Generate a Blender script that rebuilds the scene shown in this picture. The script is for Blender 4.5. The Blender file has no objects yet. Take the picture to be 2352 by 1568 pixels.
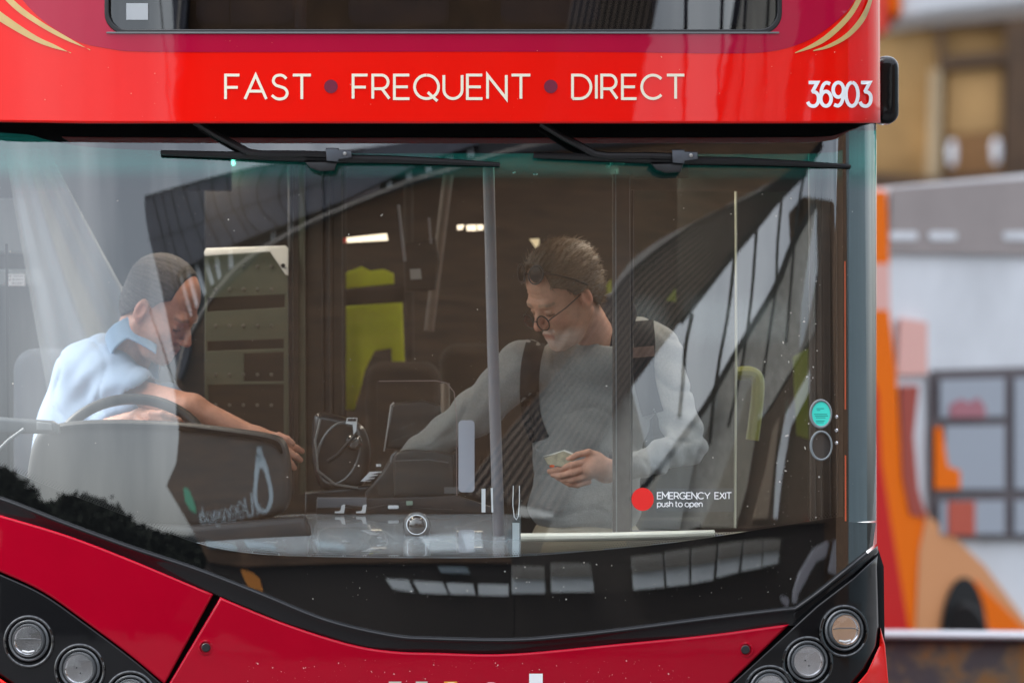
import bpy, bmesh, math, random
import numpy as np
from mathutils import Vector, Matrix, noise
from mathutils.geometry import delaunay_2d_cdt
R = math.radians
random.seed(7)
scene = bpy.context.scene
COL = scene.collection
D, SC, ZC, XC = 20.0, 810.0, 1.85, -0.215     # camera distance, picture units per metre at the bus, eye height, bus centre line

# ---------------------------------------------------------------- camera
cd = bpy.data.cameras.new("camera"); cam = bpy.data.objects.new("camera", cd); COL.objects.link(cam)
cam.location = (0, -D, ZC); cam.rotation_euler = (R(90), 0, 0)
cd.sensor_width = 36; cd.lens = 36 * D / (2352 / SC)
cd.clip_start = 0.5; cd.clip_end = 600
cd.dof.use_dof = True; cd.dof.focus_distance = D + 0.12; cd.dof.aperture_fstop = 3.0
scene.camera = cam
# ---------------------------------------------------------------- sky and sun (overcast)
SUN_EL, SUN_ROT = 55, 290
w = bpy.data.worlds.new("World"); scene.world = w; w.use_nodes = True
nt = w.node_tree; nt.nodes.clear()
def wn(t, **k):
    n = nt.nodes.new(t)
    for a, b in k.items(): setattr(n, a, b)
    return n
out = wn('ShaderNodeOutputWorld'); bg = wn('ShaderNodeBackground')
sky = wn('ShaderNodeTexSky', sky_type='NISHITA', sun_disc=False, sun_elevation=R(SUN_EL), sun_rotation=R(SUN_ROT), air_density=1.0, dust_density=3.0)
hs = wn('ShaderNodeHueSaturation'); hs.inputs['Saturation'].default_value = 0.3
tc = wn('ShaderNodeTexCoord'); mp = wn('ShaderNodeMapping'); mp.inputs['Rotation'].default_value = (0, R(32), 0); mp.inputs['Scale'].default_value = (7.0, 1.5, 1.3)
nz = wn('ShaderNodeTexNoise'); nz.inputs['Scale'].default_value = 1.6; nz.inputs['Detail'].default_value = 5
rp = wn('ShaderNodeValToRGB'); rp.color_ramp.elements[0].position = 0.36; rp.color_ramp.elements[0].color = (0.62, 0.66, 0.7, 1); rp.color_ramp.elements[1].position = 0.68; rp.color_ramp.elements[1].color = (1.5, 1.5, 1.48, 1)
mx = wn('ShaderNodeMix', data_type='RGBA', blend_type='MULTIPLY'); mx.inputs[0].default_value = 1
L = nt.links.new
L(sky.outputs[0], hs.inputs['Color']); L(tc.outputs['Generated'], mp.inputs[0]); L(mp.outputs[0], nz.inputs['Vector']); L(nz.outputs[0], rp.inputs[0])
sx_ = wn('ShaderNodeSeparateXYZ'); el_ = wn('ShaderNodeMapRange'); el_.inputs[1].default_value = 0; el_.inputs[2].default_value = 1; el_.inputs[3].default_value = .8; el_.inputs[4].default_value = 2.3
sc_ = wn('ShaderNodeVectorMath', operation='SCALE')       # an overcast sky is about three times brighter overhead than at the horizon
L(tc.outputs['Generated'], sx_.inputs[0]); L(sx_.outputs['Z'], el_.inputs[0]); L(hs.outputs[0], sc_.inputs[0]); L(el_.outputs[0], sc_.inputs['Scale']); L(sc_.outputs[0], mx.inputs[6]); L(rp.outputs[0], mx.inputs[7]); L(mx.outputs[2], bg.inputs[0]); L(bg.outputs[0], out.inputs[0])
bg.inputs[1].default_value = 0.15
ld = bpy.data.lights.new("sun", 'SUN'); ld.energy = 1.5; ld.angle = R(14); ld.color = (1, 0.96, 0.9)
sun = bpy.data.objects.new("sun", ld); COL.objects.link(sun)
_a = R(SUN_ROT); _e = R(SUN_EL)          # sky rotation: direction to the sun is (sin a, cos a)
_sd = Vector((math.sin(_a) * math.cos(_e), math.cos(_a) * math.cos(_e), math.sin(_e)))
sun.rotation_euler = _sd.to_track_quat('Z', 'Y').to_euler(); sun.location = (0, -10, 30)
vs = scene.view_settings; vs.view_transform = 'Standard'; vs.look = 'None'; vs.exposure = 1.38; vs.gamma = 1; vs.use_curve_mapping = False
try:
    scene.cycles.use_denoising = True; scene.cycles.max_bounces = 10; scene.cycles.transparent_max_bounces = 16; scene.cycles.caustics_reflective = False
    scene.cycles.sample_clamp_indirect = 6
except Exception: pass

# ---------------------------------------------------------------- helpers
def mat(name, col, rough=.5, metal=0, coat=0, spec=.5, bump=None, var=0, vscale=8, emit=None, sss=0, sheen=0, attr=False, alpha=None):
    m = bpy.data.materials.new(name); m.use_nodes = True; t = m.node_tree; b = t.nodes['Principled BSDF']
    b.inputs['Base Color'].default_value = (*col, 1); b.inputs['Roughness'].default_value = rough; b.inputs['Metallic'].default_value = metal
    b.inputs['Coat Weight'].default_value = coat; b.inputs['Coat Roughness'].default_value = .025; b.inputs['Specular IOR Level'].default_value = spec
    b.inputs['Sheen Weight'].default_value = sheen
    if sss: b.inputs['Subsurface Weight'].default_value = sss; b.inputs['Subsurface Scale'].default_value = .01; b.inputs['Subsurface Radius'].default_value = (1, .35, .2)
    if emit: b.inputs['Emission Color'].default_value = (*emit[:3], 1); b.inputs['Emission Strength'].default_value = emit[3]
    co = t.nodes.new('ShaderNodeTexCoord')
    src = None
    if attr:
        a = t.nodes.new('ShaderNodeAttribute'); a.attribute_name = 'tone'; src = a.outputs['Color']; t.links.new(src, b.inputs['Base Color'])
    if var:
        n = t.nodes.new('ShaderNodeTexNoise'); n.inputs['Scale'].default_value = vscale; n.inputs['Detail'].default_value = 6; n.inputs['Roughness'].default_value = .65
        r = t.nodes.new('ShaderNodeMapRange'); r.inputs[1].default_value = .25; r.inputs[2].default_value = .75; r.inputs[3].default_value = 1 - var; r.inputs[4].default_value = 1 + var
        x = t.nodes.new('ShaderNodeVectorMath'); x.operation = 'SCALE'
        if src is None:
            x.inputs[0].default_value = col
        else: t.links.new(src, x.inputs[0])
        t.links.new(co.outputs['Object'], n.inputs['Vector']); t.links.new(n.outputs[0], r.inputs[0]); t.links.new(r.outputs[0], x.inputs['Scale']); t.links.new(x.outputs[0], b.inputs['Base Color'])
        rr = t.nodes.new('ShaderNodeMapRange'); rr.inputs[3].default_value = max(0, rough - .08); rr.inputs[4].default_value = min(1, rough + .12)
        t.links.new(n.outputs[0], rr.inputs[0]); t.links.new(rr.outputs[0], b.inputs['Roughness'])
    if bump:
        n = t.nodes.new('ShaderNodeTexNoise'); n.inputs['Scale'].default_value = bump[0]; n.inputs['Detail'].default_value = 4
        u = t.nodes.new('ShaderNodeBump'); u.inputs['Strength'].default_value = bump[1]; u.inputs['Distance'].default_value = bump[2] if len(bump) > 2 else .002
        t.links.new(co.outputs['Object'], n.inputs['Vector']); t.links.new(n.outputs[0], u.inputs['Height']); t.links.new(u.outputs[0], b.inputs['Normal'])
        if coat: t.links.new(u.outputs[0], b.inputs['Coat Normal'])
    return m
def glass(name, ior=1.5, tint=(.9, .93, .92), rough=0.0, gcol=(1, 1, 1)):
    """thin pane: clear with a Schlick mirror on both sides"""
    m = bpy.data.materials.new(name); m.use_nodes = True; t = m.node_tree; t.nodes.clear(); N = t.nodes.new; K = t.links.new
    o = N('ShaderNodeOutputMaterial'); a = N('ShaderNodeBsdfTransparent'); g = N('ShaderNodeBsdfGlossy'); x = N('ShaderNodeMixShader'); ge = N('ShaderNodeNewGeometry')
    a.inputs[0].default_value = (*tint, 1); g.inputs['Roughness'].default_value = rough; g.inputs['Color'].default_value = (*gcol, 1); f0 = ((ior - 1) / (ior + 1)) ** 2
    d = N('ShaderNodeVectorMath'); d.operation = 'DOT_PRODUCT'; K(ge.outputs['Incoming'], d.inputs[0]); K(ge.outputs['Normal'], d.inputs[1])
    def M(op, v0, v1=None):
        n = N('ShaderNodeMath'); n.operation = op; n.use_clamp = op != 'ABSOLUTE'
        for k, v in enumerate((v0, v1)):
            if v is None: continue
            if isinstance(v, (int, float)): n.inputs[k].default_value = v
            else: K(v, n.inputs[k])
        return n.outputs[0]
    c = M('ABSOLUTE', d.outputs['Value']); p = M('POWER', M('SUBTRACT', 1.0, c), 5.0); F_ = M('ADD', M('MULTIPLY', p, 1 - f0), f0)
    K(F_, x.inputs[0]); K(a.outputs[0], x.inputs[1]); K(g.outputs[0], x.inputs[2]); K(x.outputs[0], o.inputs[0]); return m
def link(name, me, m=None, parent=None, smooth=True, sharp=35):
    o = bpy.data.objects.new(name, me); COL.objects.link(o)
    if m: me.materials.append(m)
    if parent: o.parent = parent; o.matrix_parent_inverse = Matrix.Identity(4); o.location = -Vector(parent.get('_o', (0, 0, 0)))
    if smooth:
        me.polygons.foreach_set('use_smooth', [True] * len(me.polygons))
        try: me.set_sharp_from_angle(angle=R(sharp))
        except Exception: pass
    return o
ROOTS = {}
def thing(name, label, cat, loc=(0, 0, 0), group=None, kind=None):
    o = bpy.data.objects.new(name, None); COL.objects.link(o); o.location = loc; o.empty_display_size = .1
    o['_o'] = tuple(loc); tag(o, label, cat, group, kind); return o
def tag(o, label=None, cat=None, group=None, kind=None):
    if label: o['label'] = label
    if cat: o['category'] = cat
    if group: o['group'] = group
    if kind: o['kind'] = kind
    return o
def V(vx, vy, y):
    k = (D + y) / (D * SC); return Vector(((vx - 1176) * k, y, ZC + (784 - vy) * k))
def plan(X):
    c0 = 1.14 if X > 0 else 1.28; ax = abs(X); y = .1 * X * X
    if ax > c0:
        t = min((ax - c0) / .13, .995); y += .13 * (1 - math.sqrt(1 - t * t))
    return y
def FW(x, z):
    dz = z - 1.03; return plan(x - XC) + .0175 * dz + .0515 * dz * dz
def FB(x, z): return FW(x, z) - .02           # lower body
def FU(x, z): return plan(x - XC) - .03 + .06 * (z - 2.47)
def FI(x, z): return FW(x, z) + .004          # just behind the glass
def flat(y): return lambda x, z: y
def SP(vx, vy, F, off=0):
    y = .1
    for _ in range(7):
        p = V(vx, vy, y); y = .5 * y + .5 * (F(p.x, p.z) - off) if p.x - XC > 1.1 or p.x - XC < -1.27 else F(p.x, p.z) - off
    return V(vx, vy, y)
def RF(vx, vy, yb):                           # where the windscreen's mirror ray meets the upright plane y = yb
    p = SP(vx, vy, FW); e = 1e-3
    n = Vector((-(FW(p.x + e, p.z) - FW(p.x - e, p.z)) / (2 * e), 1, -(FW(p.x, p.z + e) - FW(p.x, p.z - e)) / (2 * e)))
    n = -n.normalized(); d = (p - Vector((0, -D, ZC))).normalized(); r = d - 2 * d.dot(n) * n
    t = (yb - p.y) / r.y; return p + t * r
def cr(pts, n=6, closed=False):               # Catmull-Rom through the points
    o = []; m = len(pts); rng = range(m if closed else m - 1)
    g = (lambda i: pts[i % m]) if closed else (lambda i: pts[max(0, min(m - 1, i))])
    for i in rng:
        a, b, c, d = g(i - 1), g(i), g(i + 1), g(i + 2)
        for j in range(n):
            t = j / n
            o.append(tuple(.5 * (2 * b[k] + (c[k] - a[k]) * t + (2 * a[k] - 5 * b[k] + 4 * c[k] - d[k]) * t * t + (3 * b[k] - a[k] - 3 * c[k] + d[k]) * t ** 3) for k in range(len(b))))
    if not closed: o.append(tuple(pts[-1]))
    return o
def dens(poly, step, closed=True):
    o = []; n = len(poly)
    for i in range(n if closed else n - 1):
        a, b = poly[i], poly[(i + 1) % n]; l = math.hypot(b[0] - a[0], b[1] - a[1]); k = max(1, int(math.ceil(l / step)))
        o += [(a[0] + (b[0] - a[0]) * j / k, a[1] + (b[1] - a[1]) * j / k) for j in range(k)]
    if not closed: o.append(tuple(poly[-1]))
    return o
def area(p): return .5 * sum(p[i][0] * p[(i + 1) % len(p)][1] - p[(i + 1) % len(p)][0] * p[i][1] for i in range(len(p)))
def inset(p, d):
    s = 1 if area(p) > 0 else -1; n = len(p); o = []
    for i in range(n):
        a, b, c = p[i - 1], p[i], p[(i + 1) % n]
        e1 = (b[0] - a[0], b[1] - a[1]); e2 = (c[0] - b[0], c[1] - b[1]); l1 = math.hypot(*e1) or 1; l2 = math.hypot(*e2) or 1
        n1 = (-e1[1] / l1 * s, e1[0] / l1 * s); n2 = (-e2[1] / l2 * s, e2[0] / l2 * s)
        mx_, my_ = n1[0] + n2[0], n1[1] + n2[1]; q = mx_ * mx_ + my_ * my_
        f = 2 / q if q > .5 else 4
        o.append((b[0] + mx_ * f * d * 1.0, b[1] + my_ * f * d * 1.0))
    return o
def inside(x, y, p):
    c = False; n = len(p); j = n - 1
    for i in range(n):
        if (p[i][1] > y) != (p[j][1] > y) and x < (p[j][0] - p[i][0]) * (y - p[i][1]) / (p[j][1] - p[i][1]) + p[i][0]: c = not c
        j = i
    return c
def tri(loops, step):
    pts = []; edges = []
    for lp in loops:
        s = len(pts); pts += [Vector(q) for q in lp]; edges += [(s + i, s + (i + 1) % len(lp)) for i in range(len(lp))]
    if step:
        xs = [q[0] for q in loops[0]]; ys = [q[1] for q in loops[0]]; x = min(xs) + step * .5
        while x < max(xs):
            y = min(ys) + step * .5
            while y < max(ys):
                if inside(x, y, loops[0]) and not any(inside(x, y, h) for h in loops[1:]): pts.append(Vector((x, y)))
                y += step
            x += step
    r = delaunay_2d_cdt(pts, edges, [], 1, 1e-5); vs_, fs = r[0], r[2]; o = []
    for f in fs:
        cx = sum(vs_[i][0] for i in f) / 3; cy = sum(vs_[i][1] for i in f) / 3
        if inside(cx, cy, loops[0]) and not any(inside(cx, cy, h) for h in loops[1:]): o.append(list(f))
    return [(v[0], v[1]) for v in vs_], o
def solid(outline, P, thick, bev=0, step=40, holes=(), seg=3):
    """closed slab; P(vx, vy, depth) places a point `depth` metres behind the front face; bev in metres"""
    bm = bmesh.new(); ol = dens(outline, step); hl = [dens(h, step) for h in holes]; bv = bev * SC
    rings = []
    for k in range(seg + 1 if bev else 1):
        a = k / seg * math.pi / 2 if bev else math.pi / 2
        rings.append((bv * (1 - math.cos(a)), bev * (1 - math.sin(a))))
    loops0 = [ol] + hl
    RV = []
    for ins, dp in rings:
        row = []
        for li, lp in enumerate(loops0):
            q = inset(lp, ins if li == 0 else -ins) if ins else lp
            row.append((q, [bm.verts.new(P(x, y, dp)) for x, y in q]))
        RV.append(row)
    for a, b in zip(RV, RV[1:]):
        for (q0, v0), (q1, v1) in zip(a, b):
            for i in range(len(v0)):
                j = (i + 1) % len(v0); bm.faces.new((v0[i], v0[j], v1[j], v1[i]))
    vs2, fs = tri([q for q, _ in RV[-1]], step); key = {}
    for q, vv in RV[-1]:
        for (x, y), v in zip(q, vv): key[(round(x, 2), round(y, 2))] = v
    vm = [key.get((round(x, 2), round(y, 2))) or bm.verts.new(P(x, y, 0)) for x, y in vs2]
    for f in fs:
        try: bm.faces.new([vm[i] for i in f])
        except ValueError: pass
    vs3, fs3 = tri(loops0, step); key = {}; back = []
    for q, vv in RV[0]:
        bvv = [bm.verts.new(P(x, y, thick)) for x, y in q]; back.append(bvv)
        for (x, y), v in zip(q, bvv): key[(round(x, 2), round(y, 2))] = v
        for i in range(len(vv)):
            j = (i + 1) % len(vv); bm.faces.new((vv[i], vv[j], bvv[j], bvv[i]))
    vm = [key.get((round(x, 2), round(y, 2))) or bm.verts.new(P(x, y, thick)) for x, y in vs3]
    for f in fs3:
        try: bm.faces.new([vm[i] for i in f])
        except ValueError: pass
    bmesh.ops.recalc_face_normals(bm, faces=bm.faces)
    return bm
def fin(bm, name, m, parent=None, smooth=True, sharp=35):
    me = bpy.data.meshes.new(name); bm.to_mesh(me); bm.free(); return link(name, me, m, parent, smooth, sharp)
def panel(name, outline, F, off, thick, bev, m, parent=None, step=40, holes=(), sharp=50):
    o = fin(solid(outline, lambda x, y, d: SP(x, y, F, off - d), thick, bev, step, holes), name, m, parent, True, sharp); me = o.data; e = 1e-3
    an = {}
    for v in me.vertices:
        p = v.co
        if abs(p.y - F(p.x, p.z) + off) < 2e-4: an[v.index] = (-Vector((-(F(p.x + e, p.z) - F(p.x - e, p.z)) / (2 * e), 1, -(F(p.x, p.z + e) - F(p.x, p.z - e)) / (2 * e))).normalized())[:]
    cn = [tuple(c.vector) for c in me.corner_normals]; ns = list(cn)
    for pl in me.polygons:
        if pl.normal.y > -.2 and thick < .01 and bev == 0: continue
        front = pl.normal.y < -.2 or bev > 0
        for li in pl.loop_indices:
            vi = me.loops[li].vertex_index
            if vi in an and front and (bev > 0 or Vector(an[vi]).dot(pl.normal) > .7): ns[li] = an[vi]
    me.normals_split_custom_set(ns); return o
def slab(name, outline, y, thick, m, parent=None, bev=.004, step=400, holes=(), smooth=True):
    def P(x, yy, d):
        p = V(x, yy, y); p.y = y + d; return p
    return fin(solid(outline, P, thick, bev, step, holes), name, m, parent, smooth, 40)
def mslab(name, outline, yb, thick, m, parent=None, step=60):    # stands behind the photographer, facing the bus
    def P(x, yy, d):
        p = RF(x, yy, yb).copy(); p.y = yb - d; return p
    return fin(solid(outline, P, thick, 0, step), name, m, parent, False)
def rrect(x0, y0, x1, y1, r, n=6):
    o = []
    for cx, cy, a in ((x1 - r, y0 + r, -90), (x1 - r, y1 - r, 0), (x0 + r, y1 - r, 90), (x0 + r, y0 + r, 180)):
        for i in range(n + 1):
            t = R(a + 90 * i / n); o.append((cx + r * math.cos(t), cy + r * math.sin(t)))
    return o
def circ(cx, cy, rx, ry=None, n=28):
    ry = ry or rx; return [(cx + rx * math.cos(2 * math.pi * i / n), cy + ry * math.sin(2 * math.pi * i / n)) for i in range(n)]
def tube(pts, r, n=10, bm=None, caps=True, radii=None, sq=1):
    bm = bm or bmesh.new(); pts = [Vector(p) for p in pts]; rings = []; up = None
    for i, p in enumerate(pts):
        d = (pts[min(i + 1, len(pts) - 1)] - pts[max(i - 1, 0)]).normalized()
        if up is None: up = Vector((0, 1, 0)) if abs(d.y) < .9 else Vector((1, 0, 0))
        s = d.cross(up).normalized(); up = s.cross(d).normalized(); rr = radii[i] if radii else r
        rings.append([bm.verts.new(p + (s * math.cos(2 * math.pi * k / n) * sq + up * math.sin(2 * math.pi * k / n)) * rr) for k in range(n)])
    for a, b in zip(rings, rings[1:]):
        for k in range(n): bm.faces.new((a[k], a[(k + 1) % n], b[(k + 1) % n], b[k]))
    if caps: bm.faces.new(rings[0][::-1]); bm.faces.new(rings[-1])
    bmesh.ops.recalc_face_normals(bm, faces=bm.faces); return bm
def ring(c, ax1, ax2, r, n=40, m_=8, bm=None):
    bm = bm or bmesh.new(); c = Vector(c); a1 = Vector(ax1); a2 = Vector(ax2); nn = a1.cross(a2).normalized(); R_ = []
    for i in range(n):
        t = 2 * math.pi * i / n; p = c + a1 * math.cos(t) + a2 * math.sin(t); rd = (p - c).normalized()
        R_.append([bm.verts.new(p + (rd * math.cos(2 * math.pi * k / m_) + nn * math.sin(2 * math.pi * k / m_)) * r) for k in range(m_)])
    for i in range(n):
        a, b = R_[i], R_[(i + 1) % n]
        for k in range(m_): bm.faces.new((a[k], a[(k + 1) % m_], b[(k + 1) % m_], b[k]))
    bmesh.ops.recalc_face_normals(bm, faces=bm.faces); return bm
def lathe(c, prof, n=36, bm=None, axis=(0, -1, 0), sx=1):
    """prof: (radius, height along axis)"""
    bm = bm or bmesh.new(); c = Vector(c); ax = Vector(axis).normalized(); s = ax.cross(Vector((0, 0, 1))).normalized() if abs(ax.z) < .9 else Vector((1, 0, 0)); u = s.cross(ax).normalized(); R_ = []
    for r, h in prof:
        R_.append([bm.verts.new(c + ax * h + (s * math.cos(2 * math.pi * k / n) * sx + u * math.sin(2 * math.pi * k / n)) * max(r, 1e-5)) for k in range(n)])
    for a, b in zip(R_, R_[1:]):
        for k in range(n): bm.faces.new((a[k], a[(k + 1) % n], b[(k + 1) % n], b[k]))
    bm.faces.new(R_[-1][::-1])
    bmesh.ops.recalc_face_normals(bm, faces=bm.faces); return bm
def box(x0, x1, y0, y1, z0, z1, bm=None, bev=0):
    bm = bm or bmesh.new(); v = [bm.verts.new((x, y, z)) for x in (x0, x1) for y in (y0, y1) for z in (z0, z1)]
    fs = [bm.faces.new([v[i] for i in f]) for f in ((0, 1, 3, 2), (4, 6, 7, 5), (0, 4, 5, 1), (2, 3, 7, 6), (0, 2, 6, 4), (1, 5, 7, 3))]
    bmesh.ops.recalc_face_normals(bm, faces=bm.faces)
    if bev: bmesh.ops.bevel(bm, geom=list(bm.edges), offset=bev, segments=3, affect='EDGES', profile=.5)
    return bm
# ---- lettering: monoline strokes laid on a surface, each 0.15 mm above the last so no two faces share a plane
def arc(cx, cy, rx, ry, a0, a1, n=14): return [(cx + rx * math.cos(R(a0 + (a1 - a0) * i / n)), cy + ry * math.sin(R(a0 + (a1 - a0) * i / n))) for i in range(n + 1)]
GL = {
 'A': (.92, [[(0, 0), (.46, 1), (.92, 0)], [(.16, .33), (.76, .33)]]),
 'F': (.6, [[(0, 0), (0, 1), (.6, 1)], [(0, .49), (.53, .49)]]),
 'S': (.66, [cr([(.62, .85), (.5, .96), (.34, 1), (.14, .94), (.06, .75), (.16, .59), (.35, .52), (.56, .44), (.66, .26), (.57, .07), (.36, 0), (.16, .04), (.0, .16)], 4)]),
 'T': (.78, [[(0, 1), (.78, 1)], [(.39, 1), (.39, 0)]]),
 'R': (.68, [[(0, 0), (0, 1), (.36, 1)] + arc(.36, .71, .28, .29, 85, -85, 10) + [(.36, .42), (0, .42)], [(.38, .42), (.69, 0)]]),
 'E': (.62, [[(.62, 1), (0, 1), (0, 0), (.63, 0)], [(0, .5), (.56, .5)]]),
 'Q': (1.0, [arc(.5, .5, .5, .5, 90, 448, 30), [(.55, .27), (.95, -.1)]]),
 'U': (.76, [[(0, 1), (0, .4)] + arc(.38, .38, .38, .38, 180, 360, 14) + [(.76, .4), (.76, 1)]]),
 'N': (.78, [[(0, 0), (0, 1), (.78, 0), (.78, 1)]]),
 'D': (.82, [[(0, 0), (0, 1), (.32, 1)] + arc(.32, .5, .5, .5, 85, -85, 14) + [(.32, 0), (0, 0)]]),
 'I': (.0, [[(0, 0), (0, 1)]]),
 'C': (.88, [arc(.5, .5, .5, .5, 42, 318, 24)]),
 'M': (.88, [[(0, 0), (0, 1), (.44, .36), (.88, 1), (.88, 0)]]),
 'G': (.92, [arc(.5, .5, .5, .5, 45, 318, 24) + [(.92, .2), (.92, .47), (.55, .47)]]),
 'Y': (.84, [[(0, 1), (.42, .44), (.84, 1)], [(.42, .44), (.42, 0)]]),
 'X': (.8, [[(0, 0), (.76, 1)], [(.04, 1), (.8, 0)]]),
 '3': (.66, [[(.06, 1), (.6, 1), (.3, .61)] + cr([(.3, .61), (.52, .57), (.66, .42), (.64, .17), (.48, .02), (.28, 0), (.1, .06), (0, .18)], 4)]),
 '6': (.66, [arc(.34, .31, .32, .31, 150, 508, 24), cr([(.055, .45), (.06, .66), (.17, .88), (.36, .99), (.6, .94)], 4)]),
 '9': (.66, [arc(.32, .69, .32, .31, -30, 328, 24), cr([(.605, .55), (.6, .34), (.49, .12), (.3, .01), (.06, .06)], 4)]),
 '0': (.74, [arc(.37, .5, .37, .5, 90, 448, 26)]),
 'p': (.62, [[(0, .7), (0, -.26)], arc(.31, .35, .31, .35, 0, 358, 18)]), 'u': (.54, [[(0, .7), (0, .27)] + arc(.27, .27, .27, .27, 180, 360, 8) + [(.54, .7)], [(.54, .28), (.54, 0)]]),
 's': (.44, [cr([(.42, .6), (.22, .7), (.04, .56), (.2, .37), (.42, .2), (.25, 0), (0, .09)], 4)]), 'h': (.54, [[(0, 1), (0, 0)], [(0, .4)] + arc(.27, .42, .27, .28, 180, 0, 8) + [(.54, 0)]]),
 't': (.36, [[(.12, .95), (.12, .15), (.2, .02), (.36, .02)], [(0, .7), (.34, .7)]]), 'o': (.68, [arc(.34, .35, .34, .35, 90, 448, 18)]),
 'e': (.64, [[(.02, .36), (.64, .36)] + arc(.33, .35, .32, .35, 5, 315, 16)]), 'n': (.54, [[(0, .7), (0, 0)], [(0, .4)] + arc(.27, .42, .27, .28, 180, 0, 8) + [(.54, 0)]]),
 'g': (.6, [arc(.3, .36, .3, .34, 0, 358, 16), [(.6, .7), (.6, -.05), (.5, -.22), (.28, -.27), (.05, -.18)]]), 'a': (.6, [arc(.3, .35, .3, .35, 0, 358, 16), [(.6, .7), (.6, 0)]]),
 'm': (.95, [[(0, .7), (0, 0)], [(0, .42)] + arc(.24, .44, .24, .26, 180, 0, 8) + [(.48, 0)], [(.48, .42)] + arc(.72, .44, .24, .26, 180, 0, 8) + [(.96, 0)]]),
 'l': (0, [[(0, 1), (0, 0)]]), ' ': (.3, []),
}
def ribbon(bm, pts, wd, P):
    n = len(pts); lf = []; rt = []
    for i in range(n):
        a, b, c = pts[max(i - 1, 0)], pts[i], pts[min(i + 1, n - 1)]
        e1 = Vector((b[0] - a[0], b[1] - a[1])); e2 = Vector((c[0] - b[0], c[1] - b[1]))
        if e1.length < 1e-6: e1 = e2
        if e2.length < 1e-6: e2 = e1
        e1.normalize(); e2.normalize(); n1 = Vector((-e1.y, e1.x)); n2 = Vector((-e2.y, e2.x)); m_ = n1 + n2
        q = m_.length_squared; m_ = m_ * (2 / q) if q > .35 else m_.normalized() * 2 if q > 1e-4 else n1 * 1
        w_ = wd(i / max(1, n - 1)) if callable(wd) else wd
        lf.append(bm.verts.new(P(b[0] + m_.x * w_ / 2, b[1] + m_.y * w_ / 2))); rt.append(bm.verts.new(P(b[0] - m_.x * w_ / 2, b[1] - m_.y * w_ / 2)))
    for i in range(n - 1): bm.faces.new((lf[i], lf[i + 1], rt[i + 1], rt[i]))
def lettering(name, txt, x0, base, cap, sw, F, off, m, parent, gap=.2, fit=None, sp_w=.35):
    adv = sum((sp_w if c == ' ' else GL[c][0] + gap) for c in txt) - gap; sx = (fit / (adv * cap)) if fit else 1
    bm = bmesh.new(); cx = x0; k = 0
    for c in txt:
        if c == ' ': cx += sp_w * cap * sx; continue
        for st in GL[c][1]:
            pts = [(cx + p[0] * cap * sx, base - p[1] * cap) for p in st]; k += 1; oo = off + .00012 * (k % 3)
            ribbon(bm, dens(pts, 14, False) if len(pts) < 8 else pts, sw, lambda x, y, oo=oo: SP(x, y, F, oo))
        cx += (GL[c][0] + gap) * cap * sx
    bmesh.ops.recalc_face_normals(bm, faces=bm.faces)
    return fin(bm, name, m, parent, False)
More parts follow.
